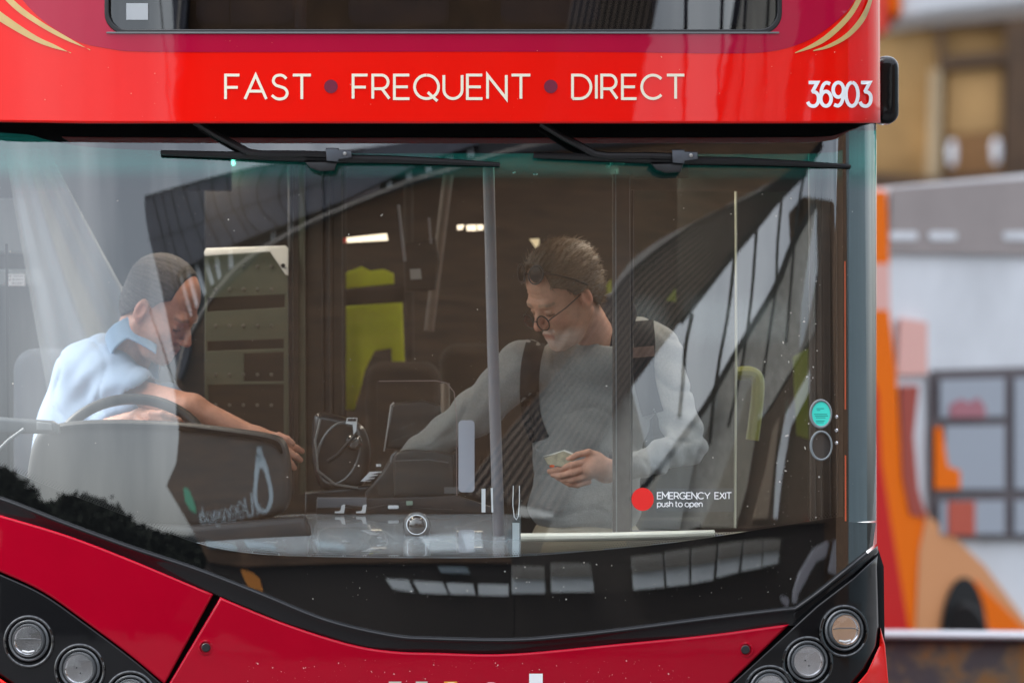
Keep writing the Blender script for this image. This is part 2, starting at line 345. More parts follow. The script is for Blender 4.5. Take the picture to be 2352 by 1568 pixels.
# ---- organic shapes: signed distance fields meshed by surface nets
def arr(v): return np.array(v, dtype=np.float32)
def rc(P, a, b, ra, rb):
    a = arr(a); b = arr(b); ba = b - a; t = np.clip(((P - a) @ ba) / max(float(ba @ ba), 1e-9), 0, 1)
    return np.linalg.norm(P - (a + t[:, None] * ba), axis=1) - (ra + t * (rb - ra))
def el(P, c, r, M=None):
    q = P - arr(c)
    if M is not None: q = q @ M
    r = arr(r); k0 = np.linalg.norm(q / r, axis=1); k1 = np.linalg.norm(q / (r * r), axis=1) + 1e-9; return k0 * (k0 - 1) / k1
def su(a, b, k):
    h = np.clip(.5 + .5 * (b - a) / k, 0, 1); return b + (a - b) * h - k * h * (1 - h)
def ss(a, b, k):                                # a minus b
    h = np.clip(.5 - .5 * (a + b) / k, 0, 1); return a + (-b - a) * h + k * h * (1 - h)
def nets(fn, lo, hi, h):
    lo = arr(lo); hi = arr(hi); n = np.ceil((hi - lo) / h).astype(int) + 1
    ax = [lo[i] + h * np.arange(n[i], dtype=np.float32) for i in range(3)]
    G = np.empty(n, dtype=np.float32); Y, Z = np.meshgrid(ax[1], ax[2], indexing='ij')
    st = max(1, int(400000 / (n[1] * n[2])))
    for i in range(0, n[0], st):
        xs = ax[0][i:i + st]; P = np.stack([np.repeat(xs, Y.size), np.tile(Y.ravel(), len(xs)), np.tile(Z.ravel(), len(xs))], 1).astype(np.float32)
        G[i:i + st] = fn(P).reshape(len(xs), n[1], n[2])
    S = G < 0; c = n - 1; idx = -np.ones(c, dtype=int); acc = np.zeros((*c, 3), dtype=np.float32); cnt = np.zeros(c, dtype=np.float32)
    cor = [(i, j, k) for i in (0, 1) for j in (0, 1) for k in (0, 1)]
    g = {q: G[q[0]:q[0] + c[0], q[1]:q[1] + c[1], q[2]:q[2] + c[2]] for q in cor}
    for q in cor:
        for d in range(3):
            if q[d] == 0:
                q2 = list(q); q2[d] = 1; q2 = tuple(q2); a = g[q]; b = g[q2]; m_ = (a < 0) != (b < 0)
                t = np.where(m_, a / np.where(m_, a - b, 1), 0)
                for e in range(3): acc[..., e] += np.where(m_, (q[e] + (t if e == d else 0)), 0)
                cnt += m_
    act = cnt > 0; idx[act] = np.arange(act.sum()); ii = np.argwhere(act); pos = lo + h * (ii + acc[act] / cnt[act][:, None]); F_ = []
    for d in range(3):
        e, f = (d + 1) % 3, (d + 2) % 3; sl = [slice(None)] * 3; sl2 = [slice(None)] * 3
        sl[d] = slice(0, -1); sl2[d] = slice(1, None); A = S[tuple(sl)]; B = S[tuple(sl2)]
        X = np.argwhere(A != B); X = X[(X[:, e] > 0) & (X[:, f] > 0) & (X[:, e] < c[e]) & (X[:, f] < c[f])]
        if not len(X): continue
        def at(de, df):
            q = X.copy(); q[:, e] += de; q[:, f] += df; return idx[q[:, 0], q[:, 1], q[:, 2]]
        q = np.stack([at(-1, -1), at(0, -1), at(0, 0), at(-1, 0)], 1); flip = ~A[X[:, 0], X[:, 1], X[:, 2]]; q[flip] = q[flip][:, ::-1]; F_.append(q)
    F_ = np.concatenate(F_); F_ = F_[(F_ >= 0).all(1)]; return pos, F_
def sdfmesh(name, parts, m, parent=None, tone=None):
    """parts: list of (fn, lo, hi, h); all joined in one mesh"""
    vs_, fs_ = [], []; n = 0
    for fn, lo, hi, h in parts:
        p, f = nets(fn, lo, hi, h); vs_.append(p); fs_.append(f + n); n += len(p)
    p = np.concatenate(vs_); f = np.concatenate(fs_); me = bpy.data.meshes.new(name)
    me.vertices.add(len(p)); me.vertices.foreach_set('co', p.astype(np.float32).ravel()); me.loops.add(f.size); me.loops.foreach_set('vertex_index', f.ravel().astype(np.int32))
    me.polygons.add(len(f)); me.polygons.foreach_set('loop_start', np.arange(0, f.size, 4, dtype=np.int32)); me.polygons.foreach_set('loop_total', np.full(len(f), 4, dtype=np.int32)); me.update(); me.validate()
    if tone is not None:
        a = me.color_attributes.new('tone', 'FLOAT_COLOR', 'POINT'); c = np.ones((len(me.vertices), 4), dtype=np.float32); c[:, :3] = tone(p[:len(me.vertices)]); a.data.foreach_set('color', c.ravel())
    return link(name, me, m, parent, True, 180)
def frame(yaw, pitch, roll=0):
    """columns forward, left, up; yaw 0 faces the camera, positive turns towards the picture's left"""
    y = R(yaw); p = R(pitch); f0 = Vector((-math.sin(y), -math.cos(y), 0)); f = f0 * math.cos(p) - Vector((0, 0, math.sin(p))); u = f0 * math.sin(p) + Vector((0, 0, math.cos(p))); l = u.cross(f)
    if roll:
        q = Matrix.Rotation(R(roll), 3, f); u = q @ u; l = q @ l
    return Matrix((f, l, u)).transposed()
# ---------------------------------------------------------------- materials
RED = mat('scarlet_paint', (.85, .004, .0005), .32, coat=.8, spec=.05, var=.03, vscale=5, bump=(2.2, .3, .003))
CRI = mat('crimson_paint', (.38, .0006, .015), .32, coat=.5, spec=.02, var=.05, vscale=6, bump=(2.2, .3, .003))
MAG = mat('raspberry_paint', (.42, .0015, .035), .32, coat=.8, spec=.05, var=.04, vscale=6, bump=(2.2, .3, .003))
GOLD = mat('gold_vinyl', (.62, .42, .15), .35, coat=.5, var=.12, vscale=14)
CREAM = mat('cream_vinyl', (.88, .80, .62), .5)
WHITE = mat('white_vinyl', (.9, .9, .9), .5)
PLUM = mat('plum_vinyl', (.16, .002, .03), .4, coat=.6)
GLOSSB = mat('gloss_black', (.004, .004, .005), .3, coat=.55, spec=.12)
RUB = mat('black_rubber', (.012, .012, .013), .45, spec=.5, bump=(60, .15, .001))
FRIT = mat('black_print', (.004, .004, .0045), .9, spec=.1)
PLAS = mat('dark_plastic', (.022, .022, .024), .42, bump=(90, .2, .001), var=.15, vscale=12)
DASHM = mat('dash_sky_sheen', (.32, .36, .39), .2, spec=1.0, coat=1.0, var=.15, vscale=9)  # sky sheen painted in: dark plastic given a pale blue-grey base
GREYM = mat('grey_plastic', (.16, .165, .17), .45, var=.12)
STEEL = mat('brushed_steel', (.55, .55, .54), .3, metal=1)
CHROME = mat('chrome', (.8, .8, .82), .08, metal=1)
WHP = mat('white_label', (.82, .83, .85), .6)
BLKI = mat('label_ink', (.02, .02, .025), .7)
PAPER = mat('paper', (.75, .76, .72), .8)
BROWNI = mat('cab_trim_brown', (.022, .017, .013), .6, var=.25, vscale=5)
DARKI = mat('dark_interior', (.018, .015, .013), .7, var=.3, vscale=4)
LIMEM = mat('lime_panel', (.62, .72, .01), .5, var=.2, vscale=5)
SCREEN = mat('sage_panel', (.085, .095, .067), .5, var=.12, vscale=6)
YEL = mat('yellow_rail', (.42, .36, .04), .35, coat=.5)
POLE = mat('satin_grey_tube', (.17, .165, .18), .4, spec=.5)
WSG = glass('windscreen_glass', 2.25, (.92, .95, .94))
UPG = glass('upper_window_glass', 1.9, (.35, .36, .38))
CLG = glass('clear_acrylic', 1.35, (.96, .97, .97))
TEAL = mat('teal_print', (.05, .75, .6), .5)

BUS = thing('double_decker_bus', 'red double decker bus with gold swooshes, cream FAST FREQUENT DIRECT lettering and the number 36903', 'bus', (XC, 1.5, 0))
# ---------------------------------------------------------------- upper body front
cx0, cx1 = -80, 2022
uo = [(cx0, -260), (cx1 - 2, -260), (cx1 - 1, 0), (cx1, 283), (1800, 284), (1000, 284), (200, 284), (cx0, 280)]
wo = rrect(243, -200, 1793, 75, 44)
panel('upper_front_panel', uo, FU, 0, .05, .008, RED, BUS, 42, holes=[wo])
# raspberry field round the window
cl = cr([(-80, -160), (-40, -90), (20, -35), (90, 40), (170, 92), (250, 112), (330, 119), (600, 120), (1000, 119), (1400, 120), (1640, 123), (1760, 120), (1840, 100), (1900, 66), (1950, 20), (1978, -30), (1995, -90), (2003, -200)], 6)
panel('raspberry_field', [(-80, -250)] + cl + [(2003, -250)], FU, .0012, .0011, 0, MAG, BUS, 42, holes=[rrect(240, -203, 1796, 78, 46)])
def swoosh(c0, c1, off=.002):
    panel('gold_stripe', c0 + c1[::-1], FU, off, .0008, 0, GOLD, BUS, 30)
swoosh(cr([(-90, -130), (-20, -38), (30, 18), (90, 60), (150, 92), (207, 114)]), cr([(-90, -160), (-20, -62), (33, 2), (92, 48), (152, 84), (207, 116)]))
swoosh(cr([(-90, -20), (-20, 36), (30, 68), (80, 95), (120, 110), (163, 121)]), cr([(-90, -56), (-20, 10), (33, 50), (85, 84), (125, 103), (163, 123)]))
swoosh(cr([(1826, 121), (1862, 103), (1897, 80), (1935, 45), (1960, 12), (1984, -40)]), cr([(1826, 123), (1870, 109), (1907, 88), (1947, 50), (1972, 14), (1997, -40)]))
swoosh(cr([(1868, 116), (1900, 104), (1940, 80), (1972, 45), (1993, 5), (2003, -40)]), cr([(1868, 118), (1905, 110), (1950, 86), (1984, 50), (2001, 10), (2012, -40)]))
# soffit under the overhanging upper front
bm = bmesh.new(); g = []
for i in range(61):
    x = -90 + (2021 + 90) * i / 60; a = SP(x, 282.5, FU, -.006); b_ = V(x, 282.5, max(a.y + .02, FW(a.x, a.z) + .06)); g.append((bm.verts.new(a), bm.verts.new(b_)))
for p_, q_ in zip(g, g[1:]): bm.faces.new((p_[0], q_[0], q_[1], p_[1]))
bmesh.ops.recalc_face_normals(bm, faces=bm.faces); fin(bm, 'soffit', FRIT, BUS, True)
# upper deck window
panel('upper_window', wo, FU, -.012, .005, 0, UPG, BUS, 40)
fr = panel('window_rim', rrect(240, -203, 1796, 78, 47), FU, .004, .03, .003, RUB, BUS, 60, holes=[rrect(250, -193, 1786, 68, 40)])
panel('window_rim', rrect(244, 73.5, 1790, 77.5, 1.6), FU, .006, .003, .001, GREYM, BUS, 60)
panel('window_notice', [(290, 8), (340, 8), (340, 46), (290, 46)], FU, -.010, .001, 0, mat('notice_grey', (.42, .44, .45), .6), BUS, 60)
# upper deck interior: floor, seats and posts behind the glass
fin(box(XC - 1.2, XC + 1.2, .42, 6, 2.52, 2.6), 'upper_floor', DARKI, BUS, False)
for vx in (450, 800, 1150, 1500):
    slab('upper_seat', rrect(vx, -120, vx + 230, 64, 30), .9, .12, mat('seat_cloth', (.02, .025, .05), .9), BUS, .02)
fin(tube([V(690, 66, .3), V(694, -220, .3)], .017), 'upper_pole', POLE, BUS)
fin(tube([V(528, 62, .3), V(530, -220, .3)], .003), 'upper_pole', RUB, BUS)
fin(tube([V(260, -10, .3), V(1790, -10, .3)], .016), 'upper_rail', mat('dark_rail', (.05, .05, .055), .4), BUS)
lettering('route_slogan', 'FAST', 518, 228, 55, 6.4, FU, .0022, CREAM, BUS, .24, 196)
lettering('route_slogan', 'FREQUENT', 811, 227, 54, 6.4, FU, .0022, CREAM, BUS, .22, 407)
lettering('route_slogan', 'DIRECT', 1315, 227, 54, 6.4, FU, .0022, CREAM, BUS, .24, 257)
for vx, vy in ((760, 199), (1265, 199)): panel('slogan_dot', circ(vx, vy, 15.5), FU, .0022, .0008, 0, PLUM, BUS, 60)
lettering('fleet_number', '36903', 1855, 244, 54, 8, FU, .0024, WHITE, BUS, .12, 145)
# body shell: sides, roof, floors
LW, RW = XC - 1.5, XC + 1.255
SIDE = mat('side_paint', (.75, .004, .002), .32, coat=1)
fin(box(LW - .0, LW + .04, .42, 10.6, 2.42, 4.2), 'upper_side_panel', SIDE, BUS, False)
fin(box(RW - .04, RW, .42, 10.6, 2.42, 4.2), 'upper_side_panel', SIDE, BUS, False)
fin(box(LW, RW, .5, 10.6, 4.2, 4.3, bev=.03), 'bus_roof', SIDE, BUS)
fin(box(LW, LW + .04, .42, 10.6, .3, 1.25), 'lower_side_panel', SIDE, BUS, False)
fin(box(RW - .04, RW, 1.9, 10.6, .3, 1.25), 'lower_side_panel', SIDE, BUS, False)
for yy in (1.75, 3.4, 5.0, 6.6, 8.2, 9.8):
    for xx in (LW, RW - .05): fin(box(xx, xx + .05, yy, yy + .12, 1.25, 2.42), 'window_pillar', DARKI, BUS, False)
for xx in (LW + .015, RW - .025): fin(box(xx, xx + .008, 1.87, 10.5, 1.25, 2.42), 'side_window', glass('side_glass', 1.5, (.8, .82, .82)), BUS, False)
fin(box(LW + .04, RW - .04, .42, 10.5, .3, .36), 'lower_deck_floor', mat('deck_floor', (.05, .05, .055), .7), BUS, False)
fin(box(LW + .04, RW - .04, .42, 10.5, 2.44, 2.5), 'lower_ceiling', mat('ceiling', (.07, .065, .06), .7), BUS, False)
SLM = mat('saloon_fill_glow', (.9, .85, .75), .5, emit=(1, .88, .74, 5.5))
for yy in (.62, 2.3, 3.7):  # ceiling strips added to brighten the people, baffles hide them from view
    for xx in (XC - .75, XC + .65): fin(box(xx - .08, xx + .08, yy - .03, yy - .01, 2.325, 2.44), 'light_baffle', DARKI, BUS, False); fin(box(xx - .06, xx + .06, yy, yy + 1.1, 2.425, 2.438), 'saloon_fill_light', SLM, BUS, False)
fin(box(LW, RW, 10.45, 10.55, .3, 4.2), 'rear_panel', DARKI, BUS, False)
fin(box(XC - .45, XC + 1.2, 5.2, 5.26, .36, 2.44), 'stair_bulkhead', BROWNI, BUS, False)
fin(box(LW + .04, XC - .45, 3.0, 3.06, .36, 2.44), 'stair_bulkhead', BROWNI, BUS, False)
# ---------------------------------------------------------------- windscreen
TOP = [(-60, 262), (300, 262), (1000, 262), (1700, 262), (2016, 262)]
RIM = cr([(-80, 1128), (0, 1142), (150, 1199), (300, 1254), (450, 1304), (600, 1362), (750, 1422), (900, 1457), (1000, 1464), (1175, 1467), (1300, 1458), (1426, 1444), (1626, 1418), (1791, 1398)], 8) + cr([(1826, 1395), (1876, 1359), (1940, 1308), (2016, 1247)], 5)
def rimy(x):
    for a, b in zip(RIM, RIM[1:]):
        if a[0] <= x <= b[0]: return a[1] + (b[1] - a[1]) * (x - a[0]) / max(1e-6, b[0] - a[0])
    return RIM[0][1] if x < RIM[0][0] else RIM[-1][1]
def gridglass(name, x0, x1, top, bot, nx, nz, F, m, parent, off=0):
    bm = bmesh.new(); g = []
    for i in range(nx + 1):
        x = x0 + (x1 - x0) * i / nx; b = bot(x)
        g.append([bm.verts.new(SP(x, top + (b - top) * j / nz, F, off)) for j in range(nz + 1)])
    for i in range(nx):
        for j in range(nz): bm.faces.new((g[i][j], g[i][j + 1], g[i + 1][j + 1], g[i + 1][j]))
    o = fin(bm, name, m, parent, True, 180); me = o.data; ns = []
    e = 1e-3
    for v in me.vertices:
        p = v.co; n = Vector((-(F(p.x + e, p.z) - F(p.x - e, p.z)) / (2 * e), 1, -(F(p.x, p.z + e) - F(p.x, p.z - e)) / (2 * e))); ns.append((-n.normalized())[:])
    if me.polygons[0].normal.y > 0: me.flip_normals()
    me.normals_split_custom_set_from_vertices(ns); return o
WS = gridglass('windscreen', -60, 2014, 262, lambda x: rimy(x) - 1, 220, 110, FW, WSG, BUS)
# black print behind the glass
topin = cr([(-60, 303), (60, 309), (110, 322), (200, 337), (350, 345), (600, 351), (760, 352), (1000, 352), (1400, 352), (1880, 352), (1936, 330)], 5)
botin = cr([(-60, 1050), (0, 1068), (100, 1112), (200, 1150), (330, 1200), (450, 1246), (560, 1268), (700, 1277), (1000, 1281), (1200, 1277), (1450, 1256), (1600, 1238), (1800, 1206), (1900, 1190), (1937, 1186)], 5)
panel('screen_border', [(-60, 262), (2012, 262)] + [(2012, 300), (1936, 310)] + topin[::-1], FI, 0, .003, 0, FRIT, BUS, 46)
panel('screen_border', botin + [(1950, 1198), (2012, 1200)] + [(x, rimy(x) - 3) for x in range(2005, -61, -36)] + [(-60, rimy(-60) - 3)], FI, 0, .003, 0, FRIT, BUS, 46)
panel('screen_border', [(1936, 300), (1950, 300), (1950, 1204), (1936, 1192)], FI, 0, .004, 0, FRIT, BUS, 46)
# sun band and the bluish corner pane
def tealmat():
    m = bpy.data.materials.new('sun_band_tint'); m.use_nodes = True; t = m.node_tree; t.nodes.clear()
    o = t.nodes.new('ShaderNodeOutputMaterial'); a = t.nodes.new('ShaderNodeBsdfTransparent'); d = t.nodes.new('ShaderNodeBsdfDiffuse'); x = t.nodes.new('ShaderNodeMixShader'); g = t.nodes.new('ShaderNodeNewGeometry'); s = t.nodes.new('ShaderNodeSeparateXYZ'); r = t.nodes.new('ShaderNodeMapRange')
    a.inputs[0].default_value = (.35, .9, .82, 1); d.inputs[0].default_value = (.03, .50, .45, 1)
    r.inputs[1].default_value = 2.31; r.inputs[2].default_value = 2.36; r.inputs[3].default_value = 0; r.inputs[4].default_value = .32
    a2 = t.nodes.new('ShaderNodeBsdfTransparent'); x2 = t.nodes.new('ShaderNodeMixShader'); r2 = t.nodes.new('ShaderNodeMapRange'); r2.inputs[1].default_value = 2.28; r2.inputs[2].default_value = 2.36
    L2 = t.links.new; L2(g.outputs['Position'], s.inputs[0]); L2(s.outputs['Z'], r.inputs[0]); L2(s.outputs['Z'], r2.inputs[0]); L2(r.outputs[0], x.inputs[0]); L2(a.outputs[0], x.inputs[1]); L2(d.outputs[0], x.inputs[2])
    L2(r2.outputs[0], x2.inputs[0]); L2(a2.outputs[0], x2.inputs[1]); L2(x.outputs[0], x2.inputs[2]); L2(x2.outputs[0], o.inputs[0]); return m
TINT = tealmat()
panel('sun_band', topin + [(1936, 440), (-60, 440)], FI, -.004, .0015, 0, TINT, BUS, 46)
CORN = mat('corner_pillar_trim', (.018, .030, .036), .35, coat=.6, var=.2, vscale=3)
panel('corner_pane', [(1950, 300), (2012, 300), (2012, 1195), (1950, 1200)], FI, -.001, .002, 0, CORN, BUS, 30)
panel('sun_band', [(1950, 300), (2012, 300), (2012, 450), (1950, 450)], FI, .0016, .001, 0, TINT, BUS, 30)
panel('pillar_slit', [(1939.5, 600), (1942, 600), (1944, 1196), (1940.5, 1196)], FI, .0022, .0012, 0, mat('orange_seal', (.75, .09, .02), .5), BUS, 60)
panel('pillar_slit', [(1939, 940), (1948, 940), (1948, 1045), (1939, 1045)], FI, .0036, .0012, 0, FRIT, BUS, 60)
# fine dots where the print fades out
bm = bmesh.new(); 
for row in range(4):
    s_ = 0
    for a, b in zip(botin, botin[1:]):
        l = math.hypot(b[0] - a[0], b[1] - a[1]); k = int(l / 5.6)
        for i in range(k):
            x = a[0] + (b[0] - a[0]) * (i + .5 * (row % 2)) / k; y = a[1] + (b[1] - a[1]) * (i + .5 * (row % 2)) / k - 3.5 - row * 4.4; r_ = 1.9 - row * .35
            bm.faces.new([bm.verts.new(SP(x + r_ * math.cos(t), y + r_ * math.sin(t), FI)) for t in (0, R(60), R(120), R(180), R(240), R(300))])
tag(fin(bm, 'print_dots', FRIT, BUS, False), kind='stuff')
# gasket under the screen and black finisher
bm = bmesh.new()
rows = [(-4, -.001), (0, .010), (3, .014), (7, .012), (12, .004), (40, .002)]
low = cr([(-80, 1160), (0, 1182), (150, 1227), (300, 1284), (490, 1364), (650, 1429), (800, 1477), (900, 1494), (1000, 1498), (1175, 1500), (1426, 1477), (1626, 1457), (1776, 1437), (1813, 1433)], 8)
g = []
for i, (x, y) in enumerate(RIM):
    if x > 2003: continue
    a, b = RIM[max(0, i - 1)], RIM[min(len(RIM) - 1, i + 1)]; l = math.hypot(b[0] - a[0], b[1] - a[1]) or 1; nx_, ny_ = -(b[1] - a[1]) / l, (b[0] - a[0]) / l
    g.append([bm.verts.new(SP(x + nx_ * d, y + ny_ * d, FW, o)) for d, o in rows])
for a, b in zip(g, g[1:]):
    for j in range(len(rows) - 1): bm.faces.new((a[j], a[j + 1], b[j + 1], b[j]))
bmesh.ops.recalc_face_normals(bm, faces=bm.faces)
fin(bm, 'screen_gasket', mat('gloss_rubber', (.004, .004, .005), .2, coat=.55, spec=.25), BUS, True, 80)
# ---------------------------------------------------------------- lower body
back = [(-80, 1150)] + [(x, y) for x, y in low] + [(1826, 1420), (1900, 1370), (2018, 1262), (2030, 1300), (2036, 1800), (-80, 1800)]
panel('front_backing', back, FB, -.03, .02, 0, FRIT, BUS, 46)
HL = cr([(-80, 1278), (0, 1312), (100, 1359), (200, 1429), (300, 1504), (372, 1564), (520, 1690)], 5)
p1 = [(x, y) for x, y in low if x < 486] + [(490, 1364), (384, 1560), (378, 1570)] + [(x - 1, y) for x, y in HL if x < 372][::-1]
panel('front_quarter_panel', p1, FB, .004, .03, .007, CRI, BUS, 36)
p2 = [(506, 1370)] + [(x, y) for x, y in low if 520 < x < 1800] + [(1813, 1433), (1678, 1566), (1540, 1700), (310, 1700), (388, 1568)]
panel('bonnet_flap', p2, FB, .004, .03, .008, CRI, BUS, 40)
def latch(vx, vy):
    c = SP(vx, vy, FB, .005); o = fin(lathe(c, [(.023, -.01), (.022, .001), (.0175, .002), (.016, -.004), (.012, -.005), (.0115, -.001), (.0, -.001)], 28), 'flap_latch', CRI, BUS)
    fin(lathe(c + Vector((0, -.003, 0)), [(.0125, -.01), (.0125, 0), (.0105, .002), (0, .002)], 24), 'latch_plug', RUB, o)
latch(473, 1486); latch(1712, 1491)
# operator name, cut by the bottom of the picture
lettering('operator_name', 'l', 1231, 1650, 104, 31, FB, .0062, WHITE, BUS)
bm = bmesh.new(); ribbon(bm, arc(1128, 1640, 34, 64, 200, -20, 12) and [(1128 + 34 * math.cos(t), 1625 - 47 * math.sin(t)) for t in np.linspace(0, math.pi, 14)], 24, lambda x, y: SP(x, y, FB, .0062)); bmesh.ops.recalc_face_normals(bm, faces=bm.faces); fin(bm, 'operator_name', WHITE, BUS, False)
bm = bmesh.new(); ribbon(bm, [(1224 / 1 - 188 + 34 * math.cos(t), 1625 - 47 * math.sin(t)) for t in np.linspace(0, math.pi, 14)], 24, lambda x, y: SP(x, y, FB, .0062)); bmesh.ops.recalc_face_normals(bm, faces=bm.faces); fin(bm, 'operator_name', WHITE, BUS, False)
for x0, x1, m_ in ((893, 922, 'a'), (955, 982, 'a'), (1020, 1050, 'b')):
    bm = bmesh.new(); ribbon(bm, [(x0, 1574), (x1, 1574)], 20, lambda x, y: SP(x, y, FB, .0062)); bmesh.ops.recalc_face_normals(bm, faces=bm.faces); fin(bm, 'operator_name', mat('silver_vinyl', (.5, .48, .45), .4) if m_ == 'a' else mat('orange_vinyl', (.8, .35, .03), .5), BUS, False)
# headlamp housings
lh = [(-80, 1284)] + [(x + 1, y + 5) for x, y in HL if x > -40] + [(500, 1700), (150, 1700), (90, 1610), (34, 1572), (-10, 1542), (-80, 1505)]
rh = [(2016, 1275), (1960, 1326), (1876, 1390), (1780, 1478), (1686, 1564), (1545, 1700), (1800, 1700), (1930, 1600), (1985, 1535), (2012, 1480), (2018, 1440), (2014, 1300)]
panel('finisher_panel', [(x, y + 5) for x, y in RIM if x > 1830] + [(2017, 1268), (1960, 1318), (1876, 1384), (1826, 1428), (1822, 1410)], FW, .006, .02, .004, GLOSSB, BUS, 30)
LAMPS = ((66, 1470, 0), (183, 1535, 1), (300, 1597, 0), (1939, 1446, 0), (1855, 1518, 1), (1768, 1584, 0))
LHo = panel('lamp_housing', lh, FB, .002, .02, .006, GLOSSB, BUS, 34, holes=[circ(x, y, 50) for x, y, k in LAMPS[:3]]); RHo = panel('lamp_housing', rh, FB, .002, .02, .006, GLOSSB, BUS, 34, holes=[circ(x, y, 48, 50) for x, y, k in LAMPS[3:]])
panel('bumper_corner', [(-80, 1512), (-10, 1550), (34, 1580), (90, 1618), (150, 1710), (-80, 1710)], FB, .02, .04, .006, RED, BUS, 34)
panel('bumper_corner', [(2022, 1440), (2020, 1482), (1992, 1542), (1938, 1606), (1806, 1710), (2050, 1710), (2040, 1560), (2033, 1480)], FB, .02, .04, .006, RED, BUS, 34)
LENS = glass('lamp_lens', 1.4, (1, 1, 1)); BOWL = mat('lamp_reflector', (.85, .86, .88), .2, metal=.45); LEDP = mat('led_plate', (.8, .84, .86), .4, bump=(260, 1.0, .004), var=.3, vscale=110); YDOT = mat('amber_dot', (.75, .75, .12), .5); BEZ = mat('bezel_grey', (.10, .105, .11), .25, coat=.6)
COLR = mat('collar_gloss', (.006, .006, .007), .08, coat=1, spec=.6)
def lamp(vx, vy, kind):
    c = SP(vx, vy, FB, .005); e = 2e-2; gx = (FB(c.x + e, c.z) - FB(c.x - e, c.z)) / (2 * e); a = Vector((min(.45, max(-.45, gx)) * .9, -1, .02)).normalized()
    sx_ = a.cross(Vector((0, 0, 1))).normalized(); uz_ = sx_.cross(a).normalized()
    K = lambda x, z, d=0: c + sx_ * -x + uz_ * z + a * d
    if uz_.z < 0: uz_ = -uz_
    o = fin(lathe(c, [(.060, -.03), (.0595, .001), (.056, .005), (.052, .003), (.0495, -.006), (.048, .006), (.0455, .011), (.0425, .010), (.0405, .003), (.0405, -.03), (0, -.03)], 48, axis=a), 'headlight', BEZ, BUS)
    fin(lathe(c, [(.0432, .0085), (.0425, .0125), (.0398, .0125), (.0390, .008), (.0390, .004)], 48, axis=a), 'lamp_ring', CHROME, o)
    fin(lathe(c, [(.0395, .004), (.038, .0095), (.028, .0125), (.014, .0145), (0, .015)], 36, axis=a), 'lamp_lens', LENS, o)
    if kind:
        fin(lathe(c, [(.0395, -.004), (.038, 0), (0, .001)], 36, axis=a), 'led_plate', LEDP, o); bm = bmesh.new()
        for i in range(13):
            t = 2 * math.pi * i / 13 + .2; lathe(K(.0325 * math.cos(t), .0325 * math.sin(t)), [(.0026, 0), (.0024, .003), (0, .003)], 8, bm, axis=a)
        fin(bm, 'led_ring', YDOT, o); bm = bmesh.new()
        for i in range(26):
            t = i * 2.4; r_ = .0285 * math.sqrt((i + .5) / 26); lathe(K(r_ * math.cos(t), r_ * math.sin(t)), [(.0036, 0), (.0028, .002), (.0012, .003), (0, .003)], 8, bm, axis=a)
        fin(bm, 'led_cluster', mat('led_grey', (.72, .76, .80), .3, spec=.5), o)
        for dx, dz in ((-.008, .003), (.003, -.012)): fin(lathe(K(dx, dz), [(.0028, 0), (.0022, .005), (0, .005)], 8, axis=a), 'lamp_screw', RUB, o)
    else:
        fin(lathe(c, [(.0395, .003), (.036, -.006), (.031, -.014), (.024, -.020), (.012, -.024), (0, -.025)], 36, axis=a), 'reflector_bowl', BOWL, o)
        fin(lathe(K(0, .002), [(.022, -.022), (.0215, -.006), (.018, .000), (.010, .003), (0, .004)], 28, axis=a), 'projector_lens', mat('projector_glass', (.05, .05, .055), .05, spec=1, coat=1), o)
        fin(lathe(K(0, .002), [(.0245, -.02), (.0243, -.006), (.0222, -.004), (.0218, -.006)], 28, axis=a), 'projector_ring', CHROME, o)
        fin(tube([K(-.036, .003, .003), K(-.018, .005, .005), K(.018, .005, .005), K(.036, .003, .003)], .0016, 6), 'lamp_shutter', BEZ, o)
        fin(tube([K(-.018, -.030, .004), K(0, -.0335, .005), K(.018, -.030, .004)], .0032, 8), 'lamp_badge', WHITE, o)
    fin(ring(c - a * .002 - uz_ * .003, sx_ * .071, uz_ * .071, .0052, 48, 8), 'lamp_collar', COLR, o)
    fin(lathe(c, [(.070, -.012), (.066, -.001), (.0595, -.006)], 48, axis=a), 'lamp_recess', FRIT, o)
for q in LAMPS: lamp(*q)
# ---------------------------------------------------------------- marker mirror on the bus side
bm = solid(rrect(2006, 130, 2063, 285, 26), lambda x, y, d: Vector((V(x, y, .45).x, .40 + d, V(x, y, .45).z)), .16, .022, 30, seg=5)
MI = fin(bm, 'side_mirror', GLOSSB, BUS, True, 60)
fin(tube([V(1990, 210, .5), V(2020, 210, .5)], .03), 'mirror_arm', RUB, MI)
